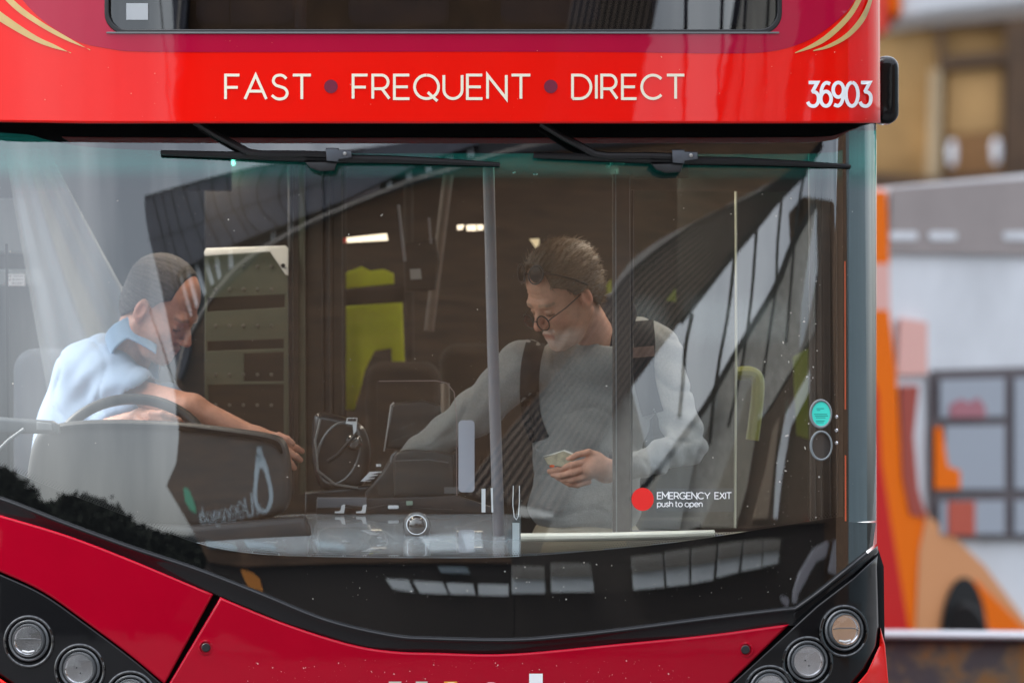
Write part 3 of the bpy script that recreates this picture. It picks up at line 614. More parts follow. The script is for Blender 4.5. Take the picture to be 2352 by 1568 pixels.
# ---------------------------------------------------------------- wipers
def wiper(dx, dy, x0, tipx):
    F = FW
    def q(x, y, o): return SP(x + dx, y + dy, F, o)
    W = fin(tube([q(448, 280, .035), q(500, 312, .04), q(572, 350, .045), q(600, 354, .045), q(690, 354, .042), q(755, 356, .04)], .0095, 8, sq=1.1), 'wiper', RUB, BUS)
    fin(tube([q(x0, 351, .018), q(430, 353, .020), q(530, 356, .024), q(620, 360, .028), q(760, 364, .030), q(900, 366, .026), q(1040, 372, .02), q(tipx, 378, .014)], .01, 8, radii=[.0075, .0085, .010, .011, .012, .011, .0085, .006]), 'wiper_blade', RUB, W)
    fin(tube([q(x0, 358, .008), q(600, 366, .012), q(760, 372, .014), q(900, 374, .012), q(tipx, 381, .008)], .004, 6), 'rubber_strip', FRIT, W)
    bm = solid([(748 + dx, 340 + dy), (778 + dx, 340 + dy), (778 + dx, 344 + dy), (808 + dx, 345 + dy), (808 + dx, 362 + dy), (778 + dx, 366 + dy), (776 + dx, 372 + dy), (750 + dx, 370 + dy)], lambda x, y, d: SP(x, y, F, .062 - d), .03, .003, 60)
    fin(bm, 'wiper_bracket', mat('bracket_metal', (.10, .11, .125), .35, metal=.5), W)
    fin(lathe(q(792, 353, .062), [(.006, 0), (.005, .004), (0, .005)], 14), 'pivot_bolt', STEEL, W)
    bm = solid([(700 + dx, 372 + dy), (776 + dx, 370 + dy), (768 + dx, 392 + dy), (735 + dx, 394 + dy), (712 + dx, 386 + dy)], lambda x, y, d: SP(x, y, F, .05 - d), .025, .004, 60)
    fin(bm, 'wiper_joint', RUB, W)
wiper(0, 0, 370, 1148); wiper(795, 4, 437, 1158)
# ---------------------------------------------------------------- things stuck on or behind the windscreen
panel('exit_button_dot', circ(1476, 1146, 25.5, 26.5, 36), FW, .0012, .001, 0, mat('red_vinyl', (.85, .02, .015), .4), BUS, 60)
panel('exit_label_plate', rrect(1506, 1121, 1686, 1175, 4), FI, -.001, .001, 0, mat('black_label', (.006, .008, .012), .5), BUS, 60)
lettering('exit_lettering', 'EMERGENCY', 1510, 1145, 14.5, 2.3, FW, .0014, WHITE, BUS, .16, 121)
lettering('exit_lettering', 'EXIT', 1642, 1145, 14.5, 2.3, FW, .0014, WHITE, BUS, .16, 38)
lettering('exit_lettering', 'push to open', 1510, 1163, 13, 2.0, FW, .0014, WHITE, BUS, .16, 103, .3)
HO = mat('holder_grey', (.20, .22, .225), .35, coat=.4)
bm = solid(circ(1885, 950, 26.5, 34, 36), lambda x, y, d: SP(x, y, FW, .005 - d), .012, .003, 60, holes=[circ(1886, 950, 21, 28, 30)])
PH = fin(bm, 'permit_holder', HO, BUS)
bm = solid(circ(1886, 1023, 26.5, 35, 36), lambda x, y, d: SP(x, y, FW, .0055 - d), .012, .003, 60, holes=[circ(1887, 1023, 21.5, 30, 30)]); fin(bm, 'holder_ring', HO, PH)
panel('permit_disc', circ(1886, 950, 21, 28, 30), FW, .0015, .001, 0, TEAL, PH, 60)
bm = bmesh.new()
for k, (a, b, y) in enumerate(((1875, 1893, 938), (1876, 1884, 942), (1870, 1900, 951), (1872, 1902, 955), (1874, 1896, 959), (1874, 1894, 966), (1875, 1892, 970))): ribbon(bm, [(a, y), (b, y)], 1.3, lambda x, yy: SP(x, yy, FW, .002))
bmesh.ops.recalc_face_normals(bm, faces=bm.faces); fin(bm, 'permit_text', mat('teal_ink', (.01, .2, .17), .6), PH, False)
panel('disc_backing', circ(1887, 1023, 22, 30.5, 30), FI, -.005, .001, 0, mat('smoked_backing', (.05, .045, .045), .4), PH, 60)
for vy in (957, 988, 1017): fin(lathe(SP(1921, vy, FI, .0035), [(.0055, -.003), (.005, .001), (.003, .003), (0, .0035)], 14), 'pillar_rivet', CHROME, BUS)
# splats and chips on glass and paint
rnd = random.Random(3)
def specks(name, n, reg, F, off, m, smin_, smax_):
    bm = bmesh.new()
    for i in range(n):
        while True:
            x, y = reg(rnd)
            if x is not None: break
        s = smin_ + (smax_ - smin_) * rnd.random() ** 4; k = rnd.choice((4, 5, 6)); a0 = rnd.random() * 6; e_ = rnd.uniform(.35, 1); rot = rnd.random() * 3.1; vs_ = []
        for j in range(k):
            t = a0 + 2 * math.pi * j / k; r_ = s * rnd.uniform(.6, 1.2); u_, v_ = r_ * math.cos(t), r_ * math.sin(t) * e_
            vs_.append(bm.verts.new(SP(x + u_ * math.cos(rot) - v_ * math.sin(rot), y + u_ * math.sin(rot) + v_ * math.cos(rot), F, off)))
        bm.faces.new(vs_)
    bmesh.ops.recalc_face_normals(bm, faces=bm.faces); return tag(fin(bm, name, m, BUS, False), kind='stuff')
DUST = mat('dried_dust', (.5, .48, .43), .9)
specks('dust_specks', 170, lambda r: (r.uniform(0, 1995), r.uniform(395, 1190)), FW, .0004, DUST, .5, 2.6)
specks('dust_specks', 120, lambda r: (r.gauss(1810, 60), r.gauss(950, 190)) if True else 0, FW, .0006, DUST, .5, 4.5)
specks('dust_specks', 90, lambda r: (r.uniform(700, 1800), r.uniform(1290, 1380)), FW, .0008, DUST, .5, 2.6)
specks('paint_chips', 140, lambda r: (r.uniform(560, 1600), r.uniform(1515, 1568)), FB, .0047, mat('chip_pale', (.75, .45, .42), .8), .4, 2.2)
specks('paint_chips', 90, lambda r: (r.uniform(60, 2000), r.uniform(90, 275)), FU, .0034, mat('chip_orange', (.85, .3, .2), .8), .4, 2.2)
# ---------------------------------------------------------------- cab and platform behind the windscreen
# dash top, sloping down to the glass
bm = bmesh.new(); g = []
prof = [(1180, .78), (1190, .70), (1204, .58), (1222, .46), (1242, .34), (1262, .24), (1277, .165), (1290, .15), (1330, .16)]
def dtop(x): return 26 * max(0, (700 - x) / 300) ** 1.5 if x < 700 else 0
for i in range(61):
    x = 430 + (1196 - 430) * i / 60; row = []
    for vy, y in prof:
        lift = dtop(x) * (1 - (vy - 1180) / 110) if vy < 1290 else 0
        yy = y + plan(V(x, 0, .2).x - XC) * .8
        if vy >= 1277: yy = FW(V(x, vy, .1).x, V(x, vy, .1).z) + .035
        row.append(bm.verts.new(V(x, vy + lift, yy)))
    g.append(row)
for a, b in zip(g, g[1:]):
    for j in range(len(prof) - 1): bm.faces.new((a[j], a[j + 1], b[j + 1], b[j]))
bmesh.ops.recalc_face_normals(bm, faces=bm.faces)
DASH = fin(bm, 'dashboard', DASHM, BUS, True, 60)
slab('dash_front', [(1196, 1272), (1500, 1258), (1930, 1200), (1930, 1240), (1500, 1300), (1196, 1310)], .16, .05, PLAS, BUS, .006)
VENT = mat('vent_rim', (.20, .21, .22), .35)
for i, (x, y, a) in enumerate(((610, 1270, 6), (745, 1278, 3), (865, 1281, 1), (980, 1283, 0), (1095, 1281, 0), (1200, 1277, -2), (1306, 1271, -4), (1418, 1262, -5), (1528, 1251, -6), (1632, 1239, -8), (1735, 1223, -10), (1835, 1208, -14))):
    def P(px, py, d, x=x, y=y, a=a):
        c, s_ = math.cos(R(a)), math.sin(R(a)); return SP(x + px * c - py * s_, y + px * s_ + py * c, FI, -.012 - d + .002)
    bm = solid(rrect(-33, -4.6, 33, 4.6, 4.4), P, .004, .001, 60, holes=[rrect(-30, -2.4, 30, 2.4, 2.3)], seg=2)
    fin(bm, 'air_vent', VENT, BUS)
# instrument hood
hood = cr([(60, 1180), (62, 1090), (78, 1010), (110, 978), (200, 966), (330, 967), (420, 972), (520, 984), (600, 995), (642, 1008), (658, 1040), (665, 1100), (662, 1150), (640, 1182), (560, 1200), (430, 1216), (280, 1205), (150, 1196)], 4, True)
slab('instrument_hood', hood, .50, .26, mat('hood_plastic', (.035, .033, .032), .5, spec=.4, bump=(120, .2, .001)), BUS, .022, 60)
slab('hood_lip', cr([(108, 984), (200, 973), (330, 974), (420, 979), (520, 991), (604, 1003), (640, 1016), (650, 1040)], 4) + cr([(645, 1042), (632, 1024), (600, 1012), (520, 1000), (420, 988), (330, 983), (200, 982), (112, 994)], 4), .487, .02, FRIT, BUS, 0)
slab('lower_cowl', [(40, 1196), (440, 1206), (700, 1186), (720, 1240), (620, 1290), (40, 1290)], .42, .12, PLAS, BUS, .02)
slab('mirror_bracket', [(-40, 955), (60, 962), (120, 966), (134, 975), (136, 996), (-40, 996)], .34, .06, mat('bracket_grey', (.05, .055, .06), .4), BUS, .012)
slab('bracket_ribs', [(84, 968), (118, 972), (120, 988), (84, 988)], .335, .01, GREYM, BUS, .003)
fin(tube([V(-20, 1050, .3), V(20, 1010, .3), V(55, 985, .3)], .005), 'mirror_stay', GREYM, BUS)
# steering wheel
c = V(302, 1062, .82); SWL = fin(ring(c, (.232, 0, 0), (0, .10, .187), .0165, 64, 12), 'steering_wheel', mat('wheel_rim', (.014, .014, .015), .5, spec=.5), BUS)
fin(tube([c + Vector((-.2, 0, .02)), c + Vector((-.08, 0, -.02)), c + Vector((.08, 0, -.02)), c + Vector((.2, 0, .02))], .014), 'wheel_spoke', PLAS, SWL)
fin(lathe(c + Vector((0, .02, -.02)), [(.06, -.02), (.07, 0), (.05, .02), (0, .025)], 24, axis=(0, -.85, .5)), 'wheel_boss', PLAS, SWL)
# driver seat
slab('driver_seat', rrect(30, 800, 250, 1250, 50), 1.75, .12, mat('seat_grey', (.09, .10, .115), .9), BUS, .03)
# cab rear wall, notices, left trim
slab('cab_rear_wall', [(-60, 300), (470, 300), (470, 1400), (-60, 1400)], 2.35, .05, mat('cab_wall', (.022, .026, .03), .7, var=.12, vscale=3), BUS, 0)
slab('cab_locker', rrect(-60, 455, 78, 583, 6), 2.2, .1, mat('locker_grey', (.2, .21, .215), .6, var=.1), BUS, .01)
slab('cab_locker', rrect(-60, 618, 92, 657, 4), 2.2, .1, mat('locker_grey', (.2, .21, .215), .6, var=.1), BUS, .008)
slab('locker_band', [(-60, 585), (84, 585), (84, 617), (-60, 617)], 2.25, .05, DARKI, BUS, .004)
NT = slab('cab_notice', [(16, 629), (57, 629), (57, 656), (16, 656)], 2.0, .002, WHP, BUS, 0)
bm = bmesh.new()
for a, b, y in ((31, 54, 634), (36, 53, 642), (33, 52, 650)): ribbon(bm, [(a, y), (b, y)], 1.4, lambda x, yy: V(x, yy, 1.998))
for x, y in ((23, 634), (23, 642), (30, 650), (31, 642)): ribbon(bm, [(x - 2, y), (x + 2, y)], 3, lambda x, yy: V(x, yy, 1.9975))
bmesh.ops.recalc_face_normals(bm, faces=bm.faces); fin(bm, 'notice_text', mat('grey_ink', (.25, .26, .3), .8), NT, False)
slab('door_seal', [(12, 560), (17, 560), (24, 1150), (18, 1150)], .9, .02, FRIT, BUS, 0)
# added sheer sheet; its folds imitate pale streaks of mirrored sky
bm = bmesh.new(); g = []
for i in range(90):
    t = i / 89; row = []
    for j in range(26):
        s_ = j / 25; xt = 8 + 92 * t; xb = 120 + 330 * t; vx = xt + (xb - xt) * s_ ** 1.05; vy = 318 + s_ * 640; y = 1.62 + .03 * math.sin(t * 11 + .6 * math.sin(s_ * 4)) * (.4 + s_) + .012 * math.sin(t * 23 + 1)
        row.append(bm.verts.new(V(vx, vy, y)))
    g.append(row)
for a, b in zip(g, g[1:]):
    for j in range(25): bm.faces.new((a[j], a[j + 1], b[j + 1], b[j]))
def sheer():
    m = bpy.data.materials.new('sheer_sky_streaks'); m.use_nodes = True; t = m.node_tree; t.nodes.clear(); o = t.nodes.new('ShaderNodeOutputMaterial'); a = t.nodes.new('ShaderNodeBsdfTransparent'); d = t.nodes.new('ShaderNodeBsdfDiffuse'); x = t.nodes.new('ShaderNodeMixShader'); n = t.nodes.new('ShaderNodeNewGeometry'); 
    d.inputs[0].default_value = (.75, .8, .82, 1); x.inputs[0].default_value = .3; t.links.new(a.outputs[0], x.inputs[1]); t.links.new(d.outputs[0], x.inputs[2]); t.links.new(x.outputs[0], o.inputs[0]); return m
bmesh.ops.recalc_face_normals(bm, faces=bm.faces); BL = fin(bm, 'sky_streak_sheet', sheer(), BUS, True, 180)
# assault screen of perforated panels between cab and platform
SCR = slab('assault_screen', [(470, 572), (660, 566), (664, 1122), (470, 1122)], 1.55, .02, SCREEN, BUS, .002, holes=[[(476, 684), (654, 676), (654, 706), (476, 716)], [(476, 784), (652, 778), (652, 800), (476, 806)], [(478, 884), (652, 882), (652, 1112), (478, 1116)], [(560, 806 + 6), (652, 808), (652, 876), (560, 876)]])
slab('screen_corner', [(468, 580), (474, 570), (655, 564), (662, 570), (662, 633), (655, 630), (620, 578), (470, 588)], 1.50, .02, mat('white_enamel', (.9, .88, .82), .4), BUS, .003)
fin(lathe(V(650, 610, 1.495), [(.007, -.002), (.006, .002), (0, .003)], 14), 'screen_bolt', RUB, SCR)
bm = bmesh.new()
for yy in (612, 664, 748, 860, 930, 1000):
    for xx in range(495, 650, 32): lathe(V(xx, yy, 1.545), [(.0055, -.002), (.005, .002), (0, .003)], 10, bm)
fin(bm, 'screen_rivets', mat('rivet_grey', (.12, .12, .1), .4), SCR)
for i, (a, b, m_) in enumerate(((660, 672, PLAS), (684, 700, SCREEN), (702, 740, BROWNI), (742, 756, PLAS), (762, 786, BROWNI))):
    slab('screen_post', [(a, 380), (b, 380), (b + 2, 1135), (a + 2, 1135)], 1.6 + .03 * i, .05, m_, BUS, .006)
slab('brown_trim', [(330, 440), (700, 420), (700, 1180), (330, 1180)], 2.6, .03, BROWNI, BUS, 0)
# lime panels and saloon items further back
slab('lime_panel', [(790, 628), (830, 612), (850, 622), (880, 618), (904, 628), (905, 652), (790, 663)], 3.2, .03, LIMEM, BUS, .004)
slab('lime_panel', [(789, 704), (924, 694), (929, 838), (900, 838), (898, 800), (860, 806), (838, 850), (826, 900), (812, 942), (790, 940)], 3.2, .03, LIMEM, BUS, .004)
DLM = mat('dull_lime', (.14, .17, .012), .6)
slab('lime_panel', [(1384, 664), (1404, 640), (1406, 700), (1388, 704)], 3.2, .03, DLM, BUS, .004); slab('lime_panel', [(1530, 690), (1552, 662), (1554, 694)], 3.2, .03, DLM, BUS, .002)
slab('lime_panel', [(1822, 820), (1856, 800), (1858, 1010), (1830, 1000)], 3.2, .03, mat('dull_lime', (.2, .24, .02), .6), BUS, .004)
slab('partition_frame', [(782, 360), (794, 360), (794, 1000), (784, 1000)], 3.0, .05, DARKI, BUS, .01); slab('partition_frame', [(784, 664), (936, 654), (936, 694), (784, 702)], 3.05, .05, DARKI, BUS, .01)
slab('partition_frame', [(928, 420), (948, 420), (950, 1000), (932, 1000)], 3.0, .05, DARKI, BUS, .01)
LT = mat('lit_ceiling_lamp', (.9, .8, .6), .5, emit=(1, .82, .6, .75))
slab('ceiling_light', [(796, 546), (888, 536), (891, 552), (797, 557)], 2.9, .02, LT, BUS, .002); slab('tail_reflector', [(787, 547), (795, 546), (796, 557), (788, 558)], 2.9, .02, mat('red_reflector', (.7, .05, .04), .4), BUS, .002)
for q in ([(1006, 522), (1021, 521), (1019, 535), (1012, 534)], [(1050, 517), (1066, 516), (1062, 527), (1050, 528)], [(1071, 517), (1093, 516), (1094, 530), (1072, 530)], [(1096, 516), (1110, 516), (1110, 528), (1097, 529)]): slab('ceiling_light', q, 2.9, .02, LT, BUS, .002)
slab('warning_triangle', [(1216, 549), (1239, 548), (1238, 580)], 2.8, .01, mat('glowing_cream_plate', (.75, .62, .38), .5, emit=(1, .8, .5, .2)), BUS, 0)  # the plate is no lamp; a faint glow is added to its cream
slab('cctv_box', [(925, 560), (1000, 545), (1010, 600), (1000, 665), (930, 670)], 2.2, .1, DARKI, BUS, .01)
slab('box_label', [(941, 618), (966, 617), (969, 641), (943, 642)], 2.18, .003, mat('grey_paper', (.35, .36, .36), .7), BUS, 0)
fin(tube([V(915, 470, 2), V(925, 560, 2), V(930, 600, 2)], .005), 'grab_handle', POLE, BUS); fin(tube([V(985, 500, 2.1), V(990, 560, 2.1)], .004), 'grab_handle', POLE, BUS)
fin(tube([V(1030, 400, 2.6), V(985, 760, 2.6)], .016), 'saloon_pole', mat('brown_pole', (.14, .11, .09), .4), BUS)
slab('saloon_seat', rrect(840, 830, 1010, 1120, 40), 2.9, .12, mat('seat_dark', (.03, .025, .022), .9), BUS, .03)
slab('saloon_seat', rrect(1010, 790, 1150, 1120, 40), 3.4, .12, mat('seat_dark', (.03, .025, .022), .9), BUS, .03)
# ticket machine with round reader, printer box and screen back
TM = mat('machine_black', (.012, .012, .013), .3, spec=.5, coat=.3)
TK = slab('ticket_machine', cr([(722, 955), (745, 948), (800, 962), (836, 985), (850, 1040), (836, 1110), (800, 1130), (738, 1122), (718, 1060), (716, 1000)], 4, True), .98, .1, TM, BUS, .02)
fin(ring(V(778, 1040, .95), (.062, 0, .0), (.018, 0, .092), .004, 40, 8), 'reader_ring', mat('ring_grey', (.12, .12, .12), .2, spec=.8), TK)
fin(lathe(V(812, 1015, .95), [(.026, -.01), (.024, .012), (.016, .022), (0, .026)], 24), 'reader_lens', mat('lens_dark', (.02, .02, .02), .05, spec=1, coat=1), TK)
fin(tube([V(736, 962, .94), V(724, 1010, .94), V(730, 1080, .94), V(770, 1112, .94), (V(822, 1120, .94))], .0035), 'reader_bezel', mat('ring_grey2', (.22, .22, .21), .3), TK)
fin(tube([V(752, 1060, .93), V(775, 1045, .93), V(815, 1000, .93)], .006), 'reader_arm', TM, TK)
slab('machine_sticker', [(797, 959), (821, 959), (818, 990), (812, 998), (810, 975), (794, 972)], .93, .002, WHP, TK, 0); slab('machine_label', [(799, 961), (819, 961), (818, 967), (798, 967)], .928, .001, BLKI, TK, 0)
slab('machine_foot', [(700, 1130), (880, 1110), (880, 1180), (700, 1180)], .95, .12, TM, BUS, .01)
slab('printer_base', [(838, 1130), (872, 1090), (905, 1035), (1048, 1040), (1050, 1165), (838, 1165)], .92, .15, mat('printer_black', (.02, .019, .018), .4), BUS, .012)
PB = slab('printer_box', cr([(905, 1120), (903, 1060), (912, 1040), (940, 1032), (1000, 1036), (1042, 1046)], 4) + [(1046, 1140), (905, 1140)], .88, .05, mat('printer_face', (.035, .033, .031), .4), BUS, .008)
fin(tube([V(898, 1062, .86), V(900, 1046, .86), V(912, 1037, .86)], .003), 'box_trim', GREYM, PB); fin(tube([V(908, 1058, .86), V(984, 1055, .86), V(1030, 1062, .86)], .0015), 'box_trim', GREYM, PB)
slab('barcode_sticker', [(849, 1083), (878, 1082), (851, 1105), (828, 1105)], .86, .002, WHP, PB, 0)
for k in range(3): slab('barcode_lines', [(870 - 8 * k, 1085 + 7 * k), (876 - 8 * k, 1085 + 7 * k), (871 - 8 * k, 1089 + 7 * k), (852 - 7 * k, 1089 + 7 * k)], .858 - .0003 * k, .001, BLKI, PB, 0)
slab('small_sticker', [(864, 1065), (875, 1065), (875, 1071), (864, 1071)], .86, .002, WHP, PB, 0); slab('pause_plate', [(1020, 1118), (1055, 1118), (1055, 1133), (1020, 1133)], .85, .002, GREYM, PB, 0)
SB_ = slab('screen_back', [(885, 1030), (897, 932), (905, 925), (970, 918), (1010, 930), (1030, 1030)], 1.02, .04, mat('monitor_black', (.025, .023, .022), .35), BUS, .01)
fin(tube([V(882, 1036, 1.0), V(888, 1000, 1.0), V(898, 930, 1.0), V(905, 924, 1.0)], .0022), 'screen_edge', mat('edge_pale', (.45, .43, .42), .3), SB_)
slab('acrylic_shield', cr([(866, 876), (1000, 874), (1030, 880), (1044, 905), (1048, 960)], 4) + [(1050, 1170), (868, 1170)], .82, .006, CLG, BUS, .001)
fin(tube([V(870, 875, .818), V(1000, 874, .818), V(1026, 879, .818), V(1043, 900, .818), V(1049, 960, .818), V(1049, 1170, .818)], .0011), 'shield_edge', mat('shield_pink', (.35, .27, .26), .3), BUS)
slab('white_name_plate', rrect(1053, 965, 1090, 1130, 9), .78, .003, mat('plate_lilac', (.5, .52, .6), .5), BUS, .001)
fin(tube([V(1022, 880, 1.25), V(1024, 1030, 1.25)], .014), 'handrail_post', mat('bronze_post', (.3, .24, .19), .3, metal=.6), BUS)
# shelf clutter above the dash
slab('shelf_edge', [(726, 1148), (1050, 1138), (1132, 1165), (1132, 1180), (726, 1180)], .80, .06, PLAS, BUS, .004)
slab('grey_tray', [(728, 1142), (842, 1142), (842, 1166), (728, 1166)], .78, .02, mat('tray_grey', (.14, .15, .17), .5), BUS, .003)
for x in (783, 832): slab('white_clip', cr([(x - 14, 1174), (x - 2, 1172), (x + 2, 1160), (x + 10, 1158)], 4) + [(x + 9, 1166), (x + 7, 1178), (x - 14, 1178)], .76, .01, WHP, BUS, 0)
slab('white_clip', rrect(891, 1160, 916, 1168, 3), .76, .01, WHP, BUS, .001); slab('cable_plug', rrect(918, 1152, 942, 1170, 3), .75, .02, PLAS, BUS, .002); slab('green_plug', rrect(933, 1150, 948, 1160, 2), .74, .01, mat('plug_green', (.25, .35, .28), .5), BUS, .001)
fin(tube([V(790, 1160, .765), V(850, 1168, .765), V(900, 1158, .765), V(950, 1168, .765), V(1040, 1172, .765)], .004), 'black_cable', RUB, BUS)
# dome camera on the dash
c = V(957, 1206, .42); DC = fin(lathe(c, [(.038, -.05), (.041, -.01), (.0405, 0), (.036, .006), (.029, .008), (.0285, .004)], 40, axis=(0, -1, .28)), 'dome_camera', BEZ, BUS)
fin(lathe(c, [(.029, .004), (.0265, .014), (.019, .023), (.010, .028), (0, .029)], 36, axis=(0, -1, .28)), 'camera_dome', mat('dome_smoke', (.03, .03, .032), .04, spec=1, coat=1), DC); fin(lathe(c, [(.030, .006), (.0295, .0085), (.028, .0085), (.0278, .005)], 40, axis=(0, -1, .28)), 'dome_ring', CHROME, DC)
# posts, clear wallets, door frame, handrails
fin(tube([V(1122, 384, .42), V(1132, 800, .42), V(1147, 1258, .42)], .0168, 14), 'stanchion_pole', POLE, BUS)
for q in ([(1109, 1113), (1132, 1113), (1133, 1177), (1106, 1177)],): slab('clear_wallet', q, .40, .012, CLG, BUS, .001); slab('wallet_card', [(1106, 1122), (1115, 1122), (1115, 1176), (1106, 1176)], .395, .002, WHP, BUS, 0); slab('wallet_card', [(1127, 1120), (1132, 1120), (1133, 1176), (1129, 1176)], .395, .002, WHP, BUS, 0)
CWL = slab('clear_wallet', [(1165, 1113), (1197, 1113), (1197, 1258), (1168, 1258)], .38, .014, CLG, BUS, .001); slab('wallet_card', [(1177, 1200), (1193, 1200), (1193, 1248), (1177, 1248)], .372, .002, mat('wallet_slip', (.55, .6, .62), .6), CWL, 0)
bm = tube([V(1179, 1115, .37), V(1178, 1160, .37), V(1181, 1186, .37), V(1186, 1193, .37), V(1191, 1184, .37), V(1193, 1150, .37), V(1193, 1115, .37)], .0012); fin(bm, 'wallet_edge', WHP, CWL)
DF = mat('door_frame_brown', (.045, .033, .026), .45, var=.2)
slab('door_leaf_post', [(1407, 400), (1447, 400), (1450, 1226), (1407, 1226)], .95 - .42, .05, DF, BUS, .006); slab('door_seal', [(1450, 436), (1456, 436), (1452, 1226), (1446, 1226)], .56, .02, RUB, BUS, .002)
fin(tube([V(1414, 390, .5), V(1416, 1226, .5)], .0013), 'post_edge', GREYM, BUS)
slab('door_pane', [(1458, 438), (1858, 441), (1858, 1200), (1454, 1226)], 1.15, .006, glass('door_glass', 1.45, (.80, .84, .82)), BUS, 0)
fin(tube([V(1690, 440, 1.13), V(1691, 800, 1.13), V(1688, 1212, 1.13)], .0035), 'pane_edge', mat('pane_edge_pale', (.55, .55, .42), .4), BUS)
slab('door_pillar', [(1858, 340), (1938, 340), (1940, 1202), (1862, 1204)], .34, .05, DF, BUS, .006)
for x in (1872, 1886, 1906, 1922): fin(tube([V(x, 350, .335), V(x + 2, 1200, .335)], .003), 'pillar_ridge', BROWNI, BUS)
fin(tube([V(1196, 1234, .33), V(1400, 1232, .33), V(1640, 1226, .4)], .0125), 'lower_handrail', mat('cream_rail', (.85, .80, .66), .25, coat=.5), BUS)
fin(tube([V(1450, 1222, .6), V(1560, 1224, .55), V(1700, 1236, .5)], .007), 'lower_rail_stay', POLE, BUS)
fin(tube(cr([tuple(V(1690, 858, 1.3)), tuple(V(1722, 856, 1.3)), tuple(V(1740, 872, 1.3)), tuple(V(1738, 930, 1.3)), tuple(V(1728, 1010, 1.3))], 6), .020), 'yellow_handrail', YEL, BUS)
slab('step_riser', [(1180, 1240), (1930, 1215), (1930, 1320), (1180, 1330)], .9, .1, mat('beige_vinyl', (.36, .31, .24), .7), BUS, .01)
slab('platform_wall', [(1560, 300), (1856, 300), (1856, 1400), (1560, 1400)], 4.2, .05, mat('saloon_wall', (.03, .026, .022), .7, var=.3, vscale=2), BUS, 0)
for x in (1180, 1227, 1232): fin(lathe(V(x, 400 if x > 1200 else 396, .3), [(.004, -.002), (.003, .002), (0, .003)], 10), 'header_screw', CHROME, BUS)
fin(tube(cr([tuple(V(1404, 346, .25)), tuple(V(1406, 372, .25)), tuple(V(1398, 384, .25)), tuple(V(1392, 380, .25))], 5), .004), 'coat_hook', mat('hook_green', (.25, .5, .42), .4), BUS)
# ---------------------------------------------------------------- ground and what stands beyond the bus
ASPH = mat('asphalt', (.06, .06, .062), .85, bump=(120, .4, .004), var=.25, vscale=2)
bm = bmesh.new()
bm.faces.new([bm.verts.new(p) for p in ((-400, -400, 0), (400, -400, 0), (400, 400, 0), (-400, 400, 0))])
tag(fin(bm, 'ground', ASPH, None, False), 'grey asphalt yard', kind='structure')
def obl(x0, y0, slope):                       # points on an upright plane running back at an angle
    def P(vx, vy):
        a = (vx - 1176) / (D * SC); y = (y0 + slope * (a * D - x0)) / (1 - slope * a); return V(vx, vy, y)
    return P
def oslab(name, outline, P, th, m, parent=None, step=400):
    return fin(solid(outline, lambda x, y, d: P(x, y) + Vector((0, d, 0)), th, 0, step), name, m, parent, False)
# second bus, white and orange, seen at an angle
B2 = thing('single_decker_bus', 'blurred white and orange bus with a red front edge behind the red bus', 'bus', (V(2180, 784, 15).x, 15, 0))
P2 = obl(V(2060, 784, 13).x, 13, 1.6)
BW = mat('bus_white', (.74, .75, .77), .4, var=.16, vscale=1.1, spec=.05); BO = mat('bus_orange', (.9, .17, .002), .35, spec=.05); BM = mat('bus_mauve_grey', (.36, .31, .295), .4, var=.15, vscale=1.2, spec=.05); BR = mat('bus_red', (.62, .02, .02), .35, spec=.05); BPK = mat('bus_pink', (.8, .42, .36), .4)
BDK = mat('bus_dark_frame', (.09, .07, .075), .6); BGL = mat('bus_window', (.36, .39, .44), .3, spec=.3); BPE = mat('bus_peach', (.72, .33, .15), .4, spec=.05)
def o2(name, pts, k, m): oslab(name, pts, lambda x, y, k=k: P2(x, y) - Vector((0, .012 * k, 0)), .03 + .012 * k, m, B2)
oslab('body', [(2000, 432), (2370, 398), (2600, 376), (2600, 1475), (2000, 1475)], lambda x, y: P2(x, y) + Vector((0, .04, 0)), 2.2, BW, B2)
o2('roof_band', [(2048, 432), (2600, 392), (2600, 590), (2040, 580)], 1, BM)
for x in (2075, 2165, 2335): o2('marker_lamp', rrect(x - 32, 532, x + 32, 552, 8), 2, BW)
o2('front_pillar', [(2000, 440), (2036, 440), (2042, 606), (2000, 606)], 2, BO)
o2('front_pillar', [(2000, 606), (2042, 606), (2044, 712), (2000, 712)], 2, BPK)
o2('front_pillar', [(2000, 712), (2042, 712), (2058, 860), (2072, 1090), (2130, 1180), (2150, 1475), (2000, 1475), (2000, 900)], 2, BO)
o2('red_skirt', [(2000, 860), (2016, 900), (2024, 1060), (2046, 1200), (2092, 1475), (2000, 1475)], 3, BR)
o2('blush_patch', [(2066, 730), (2130, 740), (2130, 860), (2060, 860)], 1, BPK)
o2('entrance_recess', [(2066, 886), (2110, 886), (2098, 1000), (2108, 1120), (2128, 1190), (2090, 1180), (2072, 1090)], 3, mat('door_red', (.35, .03, .01), .5))
o2('lower_sweep', [(2128, 1180), (2200, 1240), (2262, 1300), (2352, 1420), (2420, 1475), (2100, 1475), (2110, 1260)], 3, BPE)
o2('lower_sweep', [(2240, 1330), (2352, 1440), (2420, 1475), (2200, 1475)], 4, BO)
WF = [(2140, 850), (2600, 835), (2600, 1240), (2140, 1235)]
o2('window_surround', WF, 2, BDK)
o2('window_pane', [(2158, 872), (2306, 868), (2306, 955), (2158, 958)], 4, BGL); o2('window_pane', [(2170, 978), (2306, 976), (2306, 1122), (2170, 1122)], 4, BGL); o2('window_pane', [(2158, 1150), (2306, 1148), (2306, 1225), (2158, 1225)], 4, BGL)
o2('window_pane', [(2328, 868), (2600, 860), (2600, 1122), (2328, 1122)], 4, BGL); o2('window_pane', [(2328, 1148), (2600, 1148), (2600, 1225), (2328, 1225)], 4, BGL)
